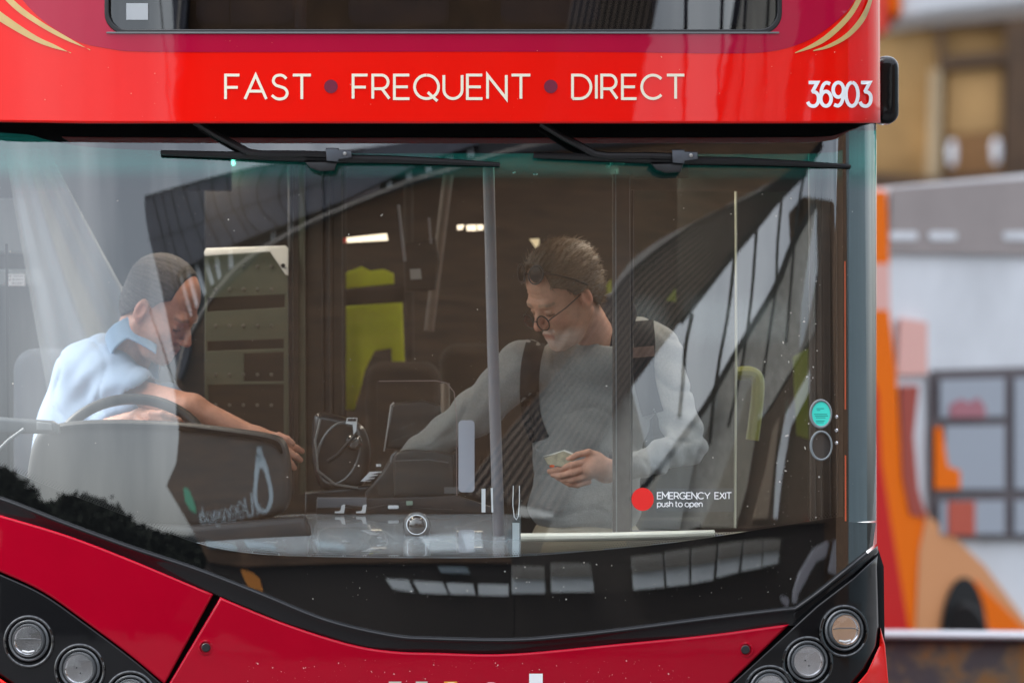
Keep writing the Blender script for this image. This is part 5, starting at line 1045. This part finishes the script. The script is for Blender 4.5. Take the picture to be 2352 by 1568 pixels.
# ===== passenger
PS = 1.13
PM = frame(56, 30, -4); PO = V(1256, 716, .80) - PM @ Vector((.075, .010, 0)) * PS
PA = thing('person', 'man in a grey jumper and glasses, short white beard, looking down, cards in hand', 'person', (V(1350, 1200, .9).x, .9, .36))
def neckp(O, M, s, base, r0=.056, r1=.058):
    a = O + M @ Vector((-.028, 0, -.045)) * s
    def fn(P): return rc(P, a, base, r0, r1)
    return fn
def hand_fn(wrist, palm, knuckle_dirs, segs, pr=.030, thumb=None, fr=.0100):
    """wrist, palm centre, then for each finger a list of joints and its radius"""
    def fn(P):
        d = rc(P, wrist, palm[0], .030, .026); d = su(d, rc(P, palm[0], palm[1], palm[2], palm[3]), .014)
        for j, r_ in segs:
            for k in range(len(j) - 1): d = su(d, rc(P, j[k], j[k + 1], r_ * (1 - .09 * k), r_ * (1 - .09 * (k + 1))), .006 if k == 0 else .0025)
        return d
    return fn
hf = head_fn(PO, PM, PS, 1.0); nf = neckp(PO, PM, PS, V(1395, 820, .98))
def body1(P): return su(hf(P), nf(P), .02)
y0 = .62
WR = V(1392, 1082, .66)
fing = [([V(1345, 1060, .625), V(1312, 1068, .600), V(1284, 1078, .602), V(1262, 1082, .612)], .0108),
        ([V(1342, 1078, .620), V(1312, 1086, .596), V(1288, 1092, .600), V(1270, 1090, .612)], .0110),
        ([V(1345, 1094, .625), V(1316, 1102, .606), V(1294, 1102, .612), V(1280, 1096, .624)], .0105),
        ([V(1352, 1106, .635), V(1326, 1114, .622), V(1308, 1112, .630), V(1296, 1106, .64)], .0090),
        ([V(1376, 1048, .645), V(1352, 1038, .628), V(1326, 1044, .618), V(1304, 1056, .615)], .0112)]
h1 = hand_fn(WR, (V(1378, 1072, .648), V(1352, 1076, .632), .034, .030), None, fing)
def hand1(P): 
    d = h1(P); d = su(d, el(P, V(1366, 1056, .64), (.026, .02, .020)), .014); d = su(d, rc(P, V(1440, 1075, .70), WR, .034, .030), .02); return d
torso_in = lambda P: su(el(P, V(1355, 1000, 1.05), (.13, .06, .2)), rc(P, V(1395, 820, .99), V(1370, 900, 1.05), .055, .07), .04)
tn = skin_tone(PO, PM, PS, (.60, .30, .195), 1)
PB1 = sdfmesh('body', [(body1, PO - vv((.2, .2, .30)), PO + vv((.22, .24, .22)), .0032), (hand1, (V(1240, 0, .6).x, .56, V(0, 1135, .6).z), (V(1450, 0, .6).x, .74, V(0, 1010, .6).z), .0028), (torso_in, V(1355, 1000, 1.0) - vv((.2, .12, .26)), V(1355, 1000, 1.0) + vv((.2, .12, .30)), .012)], SKIN1, PA, tn)
def hl1(x, y, z):   # hairline: above forehead, over the ears, down to the nape
    front = 0; side = np.maximum(x - .030, (.022 - z) * .9); nape = -.055 - z
    c = x - np.interp(z, [-.03, 0, .02, .045, .066, .15], [-.02, .0, .014, .030, .060, .050]); return np.maximum(np.maximum(c, nape), (.018 - z + 1.6 * np.minimum(x + .012, 0)))
sdfmesh('hair', [(hair_fn(PO, PM, PS, hl1, .009), PO - vv((.2, .2, .2)), PO + vv((.22, .24, .24)), .0034)], mat('brown_grey_hair', (.21, .135, .075), .55, attr=True, var=.25, vscale=90, bump=(400, .5, .0015)), PA, hair_tone(PO, PM, PS, (.075, .047, .027), (.13, .088, .054), (.19, .168, .145)))
# jumper
JUM = mat('grey_knit', (.29, .288, .275), .95, sheen=.3, var=.14, vscale=160, bump=(300, .9, .003))
Ls, Le = V(1508, 808, 1.02), V(1578, 1022, .90)                       # his left shoulder and elbow (picture right)
Rs, Re, Rw = V(1205, 838, .94), V(1090, 948, .96), V(930, 1060, 1.02)
def jumper(P):
    z = P[:, 2]; x = P[:, 0]; y = P[:, 1]
    d = el(P, V(1362, 900, 1.04), (.200, .125, .17)); d = su(d, el(P, V(1350, 1050, 1.0), (.165, .135, .24)), .07)
    d = su(d, el(P, V(1345, 1165, .98), (.168, .14, .10)), .06)
    d = su(d, rc(P, V(1300, 846, 1.0), V(1470, 796, 1.05), .082, .085), .05)
    d = su(d, rc(P, V(1478, 802, 1.05), Ls, .078, .070), .04)
    d = np.maximum(d, V(0, 1222, .98).z - z + .02 * np.sin(x * 9))
    a = rc(P, Ls, Le, .068, .058); f = (P - arr(Le)); a = a - .006 * np.sin(f[:, 2] * 95 + f[:, 0] * 40) * np.exp(-(f[:, 2] / .10) ** 2); d = su(d, a, .035)
    a = rc(P, Le, V(1445, 1076, .70), .054, .040); a = a - .0045 * np.sin(f[:, 0] * 110 + f[:, 2] * 40) * np.exp(-(f[:, 0] / .13) ** 2); d = su(d, a, .022)
    a = rc(P, Rs, Re, .078, .066); a = su(a, rc(P, Re, Rw, .064, .040), .03); g_ = P - arr(Re); a = a - .003 * np.sin(g_[:, 0] * 90 - g_[:, 2] * 70) * np.exp(-(g_[:, 0] / .16) ** 2); d = su(d, a, .035)
    d = d - .0035 * np.sin(x * 24 + z * 38 + 2 * np.sin(z * 12)) * np.exp(-((z - 1.45) / .12) ** 2) - .0022 * np.sin(z * 60 + x * 34)
    rg = lambda a_, w_: (1 - np.abs(np.sin(a_))) ** w_
    d = d + .0075 * rg(x * 13 + z * 21 + 1.2 * np.sin(x * 17) + .8, 5) * (.35 + .65 * np.clip((x - .08) * 6, 0, 1)) * (y < 1.15) + .006 * rg(x * 24 - z * 30 + 1.6 * np.sin(z * 15), 6) * np.clip((.02 - x) * 8, 0, 1) + .005 * rg(z * 34 + .9 * np.sin(x * 14), 6) * np.exp(-((z - 1.44) / .07) ** 2)
    d = su(d, rc(P, V(1396, 796, .985), V(1384, 826, .965), .078, .095), .02); nk = rc(P, V(1406, 715, .97), V(1388, 778, .94), .074, .056); d = ss(d, nk, .006)
    return d
JU = sdfmesh('jumper', [(jumper, (V(900, 0, 1).x, .60, V(0, 1235, 1).z), (V(1645, 0, 1).x, 1.22, V(0, 715, 1).z), .0072)], JUM, PA)
def trap(P): return su(rc(P, V(1500, 800, 1.08), V(1420, 760, 1.06), .04, .05), rc(P, V(1420, 762, 1.06), V(1404, 720, 1.04), .055, .052), .03)
sdfmesh('shirt_collar', [(lambda P: ss(rc(P, V(1412, 722, 1.03), V(1394, 796, .975), .066, .078), rc(P, V(1350, 690, .90), V(1352, 800, .88), .078, .066), .006), (V(1270, 0, 1).x, .84, V(0, 880, 1).z), (V(1480, 0, 1).x, 1.16, V(0, 650, 1).z), .005)], mat('black_collar', (.012, .010, .014), .8), PA)
sdfmesh('trousers', [(lambda P: np.maximum(su(su(el(P, V(1345, 1250, .99), (.165, .13, .13)), rc(P, V(1290, 1290, .97), V(1270, 1900, .95), .09, .055), .04), rc(P, V(1425, 1290, 1.0), V(1440, 1900, 1.0), .09, .055), .04), P[:, 2] - V(0, 1196, .98).z), (V(1180, 0, 1).x, .80, .42), (V(1520, 0, 1).x, 1.2, V(0, 1185, 1).z), .010)], mat('beige_chinos', (.47, .39, .27), .85, bump=(200, .3, .002), var=.08), PA)
for vx in (1268, 1442):
    sdfmesh('shoe', [(lambda P, c=V(vx, 1950, .92): el(P, (c.x, c.y, .41), (.05, .14, .05)), (V(vx, 0, .92).x - .08, .75, .35), (V(vx, 0, .92).x + .08, 1.1, .48), .010)], RUB, PA)
fin(lathe(V(1406, 1066, .70), [(.037, -.012), (.039, .0), (.037, .010)], 24, axis=(-1, 0, 0)), 'watch_strap', mat('watch_navy', (.02, .025, .04), .5), PA)
# backpack on his back with dark straps
BP = thing('backpack', 'dark backpack on the passenger\'s back with wide straps over both shoulders', 'backpack', (V(1400, 950, 1.25).x, 1.25, 1.2)); BPM = mat('backpack_black', (.010, .010, .012), .85, bump=(200, .3, .002))
slab('pack_body', rrect(1270, 790, 1500, 1150, 50), 1.2, .18, BPM, BP, .04)
def strap(pts, wd_, lift=.004):
    """ribbon laid on the jumper by casting from the front"""
    bv = BV; bm = bmesh.new(); rows_ = []
    pts = cr(pts, 6)
    for i, p in enumerate(pts):
        a, b = pts[max(0, i - 1)], pts[min(len(pts) - 1, i + 1)]; l = math.hypot(b[0] - a[0], b[1] - a[1]) or 1; nx_, ny_ = -(b[1] - a[1]) / l, (b[0] - a[0]) / l; row = []
        for k in range(7):
            t = (k / 6 - .5) * wd_; q = (p[0] + nx_ * t, p[1] + ny_ * t); o = Vector((0, -D, ZC)); d = (V(q[0], q[1], 0) - o).normalized(); h = bv.ray_cast(o, d)
            row.append(h[0] if h[0] is not None else None)
        good = [r for r in row if r is not None]
        if not good: continue
        ym = sum(r.y for r in good) / len(good)
        row = [(r if r is not None else V(p[0] + nx_ * (k / 6 - .5) * wd_, p[1] + ny_ * (k / 6 - .5) * wd_, ym + .02)) for k, r in enumerate(row)]; rows_.append(row)
    fr_ = [[bm.verts.new(r + Vector((0, -lift - .004 * math.sin(math.pi * k / 6), 0))) for k, r in enumerate(row)] for row in rows_]
    bk = [[bm.verts.new(r + Vector((0, .012, 0))) for r in row] for row in rows_]
    for A, s_ in ((fr_, 1), (bk, -1)):
        for a, b in zip(A, A[1:]):
            for k in range(6): bm.faces.new((a[k], a[k + 1], b[k + 1], b[k]))
    for k in (0, 6):
        for i in range(len(fr_) - 1): bm.faces.new((fr_[i][k], fr_[i + 1][k], bk[i + 1][k], bk[i][k]))
    bmesh.ops.recalc_face_normals(bm, faces=bm.faces); return bm
from mathutils.bvhtree import BVHTree
def bvh(o):
    me = o.data; mw = Matrix.Identity(4); return BVHTree.FromPolygons([v.co.copy() for v in me.vertices], [tuple(p.vertices) for p in me.polygons])
BV = bvh(JU)
fin(strap([(1236, 768), (1220, 830), (1216, 900), (1222, 960), (1240, 1010)], 44), 'shoulder_strap', BPM, BP)
fin(strap([(1476, 736), (1480, 790), (1478, 850), (1486, 900), (1500, 950)], 50), 'shoulder_strap', BPM, BP)
fin(strap([(1475, 796), (1477, 820)], 54, .010), 'strap_patch', mat('strap_tan', (.14, .085, .07), .8), BP)
# glasses worn and pushed up
def hp(x, y, z): return PO + PM @ Vector((x, y, z)) * PS
GM = mat('black_wire', (.01, .01, .011), .3, spec=.6); GL_ = thing('eyeglasses', 'round dark-rimmed glasses low on the passenger\'s nose', 'glasses', tuple(hp(.11, 0, -.01)))
LG = glass('spectacle_lens', 1.4, (1, 1, 1))
for s_ in (-1, 1):
    c = hp(.112, .031 * s_, -.012); fin(ring(c, PM @ Vector((-.003, .0225 * s_, 0)) * PS, PM @ Vector((-.003, 0, .0195)) * PS, .0021, 36, 6), 'lens_rim', GM, GL_)
    fin(lathe(c, [(.022, 0), (.0215, .0008), (0, .0008)], 24, axis=tuple(PM @ Vector((1, 0, 0)))), 'lens', LG, GL_)
    fin(tube([hp(.109, .053 * s_, -.006), hp(.098, .064 * s_, .000), hp(.055, .076 * s_, .006), hp(-.005, .081 * s_, .016)], .0017, 8), 'temple_arm', GM, GL_)
fin(tube([hp(.113, -.009, -.010), hp(.116, 0, -.006), hp(.113, .009, -.010)], .0015, 8), 'nose_bridge', GM, GL_)
SGL = thing('sunglasses', 'dark round sunglasses pushed up on the passenger\'s hair', 'sunglasses', tuple(hp(.09, 0, .07)))
for s_ in (-1, 1):
    c = hp(.074, .032 * s_, .112); a1 = PM @ Vector((-.007, .024 * s_, .0)) * PS; a2 = PM @ Vector((-.012, 0, .021)) * PS
    fin(ring(c, a1, a2, .0026, 32, 6), 'lens_rim', GM, SGL); nn = a1.cross(a2).normalized(); nn = nn if (nn.dot(PM @ Vector((1, 0, 0))) > 0) else -nn
    fin(lathe(c, [(.0245, -.001), (.0235, .001), (0, .002)], 24, axis=tuple(nn)), 'lens', mat('dark_lens', (.006, .004, .004), .12, spec=.25), SGL)
    fin(tube([hp(.067, .055 * s_, .114), hp(.045, .075 * s_, .098), hp(.01, .092 * s_, .066), hp(-.02, .094 * s_, .032)], .0032, 8), 'temple_arm', GM, SGL)
fin(tube([hp(.080, -.009, .116), hp(.082, 0, .120), hp(.080, .009, .116)], .0026, 8), 'nose_bridge', GM, SGL)
# cards in the hand
CG = 'cards fanned in the passenger\'s hand'
def card(pts, ys, m, label):
    bm = bmesh.new(); q = [V(x, y, d) for (x, y), d in zip(pts, ys)]; n = (q[1] - q[0]).cross(q[2] - q[0]).normalized() * .0012
    a = [bm.verts.new(p - n) for p in q]; b = [bm.verts.new(p + n) for p in q]; bm.faces.new(a); bm.faces.new(b[::-1])
    for i in range(len(a)): bm.faces.new((a[i], a[(i + 1) % len(a)], b[(i + 1) % len(a)], b[i]))
    bmesh.ops.recalc_face_normals(bm, faces=bm.faces); return tag(fin(bm, 'card', m, None, False), label, 'card', CG)
card([(1250, 1052), (1294, 1036), (1330, 1050), (1288, 1072), (1258, 1066)], [.600, .63, .622, .592, .59], mat('card_face', (.30, .27, .18), .5, var=.5, vscale=40), 'front card of the fan, olive face with an orange spot, held by the grey-haired man')
card([(1248, 1048), (1296, 1033), (1334, 1048), (1296, 1040)], [.612, .642, .634, .638], mat('card_edge', (.75, .74, .66), .5), 'pale-edged card behind the front one in the grey-haired man\'s hand')
slab('spot', circ(1268, 1070, 6, 3.2), .586, .0012, mat('card_orange', (.85, .12, .02), .5), None, 0); _s = bpy.data.objects['spot']; _c = bpy.data.objects['card']; _s.parent = _c; _s.name = 'card_emblem'
# ===== driver
DS = 1.17
DM = frame(-68, 33, 4); DO = V(430, 754, 1.16) - DM @ Vector((.085, .02, 0)) * DS
DR = thing('person', 'man in pale blue short-sleeved shirt reaching across behind the steering wheel', 'person', (V(250, 1200, 1.4).x, 1.4, .36))
hf2 = head_fn(DO, DM, DS, 0.0); nf2 = neckp(DO, DM, DS, V(285, 850, 1.28), .062, .072)
SKIN2 = mat('ruddy_skin', (.5, .22, .14), .5, attr=True, sss=.1, bump=(380, .5, .0012), var=.17, vscale=38)
Sh2, El2, Wr2 = V(310, 905, 1.12), V(440, 940, .98), V(590, 1004, .95)
def arm2(P):
    d = rc(P, V(270, 900, 1.18), El2, .054, .046); d = su(d, rc(P, El2, Wr2, .043, .028), .02)
    kn = V(636, 1022, .94); d = su(d, rc(P, Wr2, kn, .030, .036), .02)
    for j, r_ in (([V(642, 1014, .94), V(662, 1022, .93), V(680, 1028, .93), V(694, 1036, .94)], .0115), ([V(644, 1026, .93), V(664, 1038, .915), V(680, 1048, .915), V(690, 1056, .92)], .0120), ([V(642, 1038, .925), V(658, 1052, .91), V(668, 1064, .91), V(676, 1074, .915)], .0115), ([V(636, 1046, .93), V(648, 1060, .92), V(656, 1072, .92), V(662, 1082, .925)], .0100), ([V(620, 1008, .92), V(640, 1000, .90), V(660, 1008, .89), V(672, 1018, .89)], .0118)):
        for k in range(3): d = su(d, rc(P, j[k], j[k + 1], r_ * (1 - .08 * k), r_ * (1 - .08 * (k + 1))), .006 if k == 0 else .003)
    return d
def hand2(P):   # the other hand resting over the wheel rim
    d = rc(P, V(250, 985, 1.0), V(322, 962, .93), .034, .030); d = su(d, rc(P, V(322, 962, .93), V(350, 960, .90), .030, .026), .01)
    for j, r_ in (([V(348, 950, .88), V(372, 950, .86), V(394, 957, .86), V(412, 965, .865)], .0115), ([V(350, 960, .88), V(374, 962, .865), V(392, 970, .865), V(404, 978, .87)], .0115), ([V(346, 970, .89), V(366, 974, .875), V(382, 982, .875), V(390, 990, .88)], .0108), ([V(340, 978, .90), V(356, 984, .885), V(368, 992, .885), V(374, 998, .89)], .0095), ([V(316, 962, .90), V(330, 975, .875), V(346, 984, .865), V(360, 988, .865)], .0115)):
        for k in range(3): d = su(d, rc(P, j[k], j[k + 1], r_ * (1 - .08 * k), r_ * (1 - .08 * (k + 1))), .005)
    return d
def body2(P): return su(hf2(P), nf2(P), .02)
tin2 = lambda P: su(el(P, V(230, 1000, 1.35), (.17, .11, .28)), rc(P, V(285, 850, 1.28), V(250, 900, 1.33), .07, .1), .05)
def ex2(q, near): # cropped grey hair painted at the temples and nape as stubble
    x, y, z = q[:, 0], np.abs(q[:, 1]), q[:, 2]; w_ = near * np.clip((z - .012) / .02, 0, 1) * np.clip((.045 - x) / .02, 0, 1) * .55; return w_, (.12, .09, .08)
tn2 = skin_tone(DO, DM, DS, (.54, .25, .165), 0, ex2)
bx = lambda a, b: (vv((min(a.x, b.x), min(a.y, b.y), min(a.z, b.z))), vv((max(a.x, b.x), max(a.y, b.y), max(a.z, b.z))))
sdfmesh('body', [(body2, DO - vv((.24, .2, .30)), DO + vv((.2, .24, .2)), .0034), (arm2, V(200, 1110, 1.0) - vv((.02, .2, 0)), V(710, 810, 1.0) + vv((.04, .30, 0)), .0042), (hand2, (V(225, 0, .9).x, .80, V(0, 1030, .9).z), (V(425, 0, .9).x, 1.06, V(0, 915, .9).z), .0034), (tin2, V(230, 1000, 1.35) - vv((.2, .14, .3)), V(230, 1000, 1.35) + vv((.24, .14, .34)), .012)], SKIN2, DR, tn2)
def hl2(x, y, z): return np.maximum(x - np.interp(z, [-.03, 0, .02, .045, .062, .15], [-.02, .0, .012, .022, .044, .036]), (.018 - z + 1.4 * np.minimum(x + .012, 0)))
sdfmesh('hair', [(hair_fn(DO, DM, DS, hl2, .0025), DO - vv((.2, .2, .16)), DO + vv((.2, .2, .22)), .0034)], mat('cropped_grey_hair', (.10, .085, .078), .8, attr=True, var=.3, vscale=90, bump=(500, .6, .002)), DR, hair_tone(DO, DM, DS, (.055, .045, .038), (.08, .067, .058), (.115, .105, .10)))
SHM = mat('pale_blue_cotton', (.25, .33, .45), .85, bump=(260, .2, .0015), var=.05, vscale=5)
def shirt(P):
    x, z = P[:, 0], P[:, 2]
    d = el(P, V(225, 960, 1.36), (.17, .14, .21)); d = su(d, el(P, V(200, 1120, 1.36), (.185, .16, .26)), .08); d = su(d, el(P, V(238, 845, 1.34), (.135, .12, .10)), .06)
    d = su(d, rc(P, V(250, 860, 1.24), V(322, 912, 1.09), .086, .074), .05)
    d = su(d, rc(P, V(290, 960, 1.2), V(380, 930, 1.26), .10, .07), .05)
    d = np.maximum(d, (P - arr(V(338, 915, 1.07))) @ arr(Vector((.86, -.45, -.25)).normalized()) * np.where(P[:, 1] < 1.22, 1, -1) - np.where(P[:, 1] < 1.22, .0, 9))
    d = ss(d, rc(P, V(330, 908, 1.075), V(440, 940, .98), .054, .052), .004)
    f = P - arr(V(290, 890, 1.14)); d = d - .0065 * np.sin(f[:, 2] * 70 - f[:, 0] * 45 + 1.5 * np.sin(f[:, 0] * 22)) * np.exp(-((f[:, 0]) / .14) ** 2) - .003 * np.sin(x * 30 + z * 20)
    rg = lambda a_, w_: (1 - np.abs(np.sin(a_))) ** w_
    d = d + .008 * rg(z * 24 - x * 15 + 1.3 * np.sin(x * 14), 6) * np.clip((x + 1.2) * 5, 0, 1) + .006 * rg(x * 22 + z * 12 + np.sin(z * 20), 6)
    return d
sdfmesh('shirt', [(shirt, (V(60, 0, 1.3).x, .98, V(0, 1300, 1.3).z), (V(470, 0, 1.3).x, 1.55, V(0, 735, 1.3).z), .0070)], SHM, DR)
def collar(P):
    M_ = DM; a = V(330, 790, 1.20); d = rc(P, V(306, 762, 1.22), V(338, 852, 1.15), .088, .086); d = np.maximum(d, -(rc(P, V(306, 762, 1.22), V(338, 852, 1.15), .079, .078)))
    n = arr((V(338, 852, 1.15) - V(306, 762, 1.22)).normalized()); t = (P - arr(V(306, 762, 1.22))) @ n; L_ = (V(338, 852, 1.15) - V(306, 762, 1.22)).length
    d = np.maximum(d, -t - .005); d = np.maximum(d, t - L_ * .62 - .9 * np.clip(P[:, 0] - V(320, 0, 1.2).x, -.03, .06)); return np.maximum(d, P[:, 0] - V(362, 0, 1.15).x)
sdfmesh('shirt_collar', [(collar, (V(200, 0, 1.2).x, 1.02, V(0, 905, 1.2).z), (V(430, 0, 1.2).x, 1.36, V(0, 690, 1.2).z), .0036)], mat('collar_blue', (.24, .36, .50), .85, bump=(260, .2, .0015)), DR)
sdfmesh('trousers', [(lambda P: su(rc(P, V(170, 1330, 1.45), V(180, 1370, .95), .10, .075), rc(P, V(180, 1370, .95), V(200, 1900, .95), .07, .05), .04), (V(40, 0, 1.2).x - .1, .80, .40), (V(320, 0, 1.2).x, 1.6, 1.28), .012)], mat('navy_trousers', (.012, .014, .02), .9), DR)

def strands(ho, O, M, s, n, ln, lift, m, seed):
    rr = random.Random(seed); me = ho.data; bm = bmesh.new(); vs_ = me.vertices; K = len(vs_)
    back = M @ Vector((-1, 0, -.15))
    for i in range(n):
        v = vs_[rr.randrange(K)]; nn = v.normal; t = (back - nn * back.dot(nn))
        if t.length < .15: t = (M @ Vector((0, 0, -1))) - nn * (M @ Vector((0, 0, -1))).dot(nn)
        t = (t.normalized() + Vector((rr.gauss(0, .22), rr.gauss(0, .22), rr.gauss(0, .22)))).normalized(); sd = t.cross(nn).normalized() * rr.uniform(.0005, .0011)
        l = ln * rr.uniform(.5, 1.5); a = v.co - nn * .001; b = a + t * l * .5 + nn * lift * rr.uniform(.3, 1.2); c = a + t * l + nn * lift * rr.uniform(-.3, 1.3)
        q = [bm.verts.new(p) for p in (a - sd, a + sd, b + sd * .8, b - sd * .8)]; r_ = bm.verts.new(c); bm.faces.new(q); bm.faces.new((q[3], q[2], r_))
    o = fin(bm, 'hair_strands', m, ho, False); o['kind'] = 'stuff'
hs_ = [o for o in bpy.data.objects if o.name.startswith('hair') and o.parent in (PA, DR)]
for o in hs_:
    if o.parent == PA: strands(o, PO, PM, PS, 5200, .026, .005, mat('strand_grey_brown', (.17, .12, .08), .5, var=.6, vscale=140), 5)
    else: strands(o, DO, DM, DS, 5200, .007, .0022, mat('strand_dark_grey', (.075, .065, .058), .6, var=.6, vscale=140), 6)
for o in bpy.data.objects:
    if '_o' in o: del o['_o']
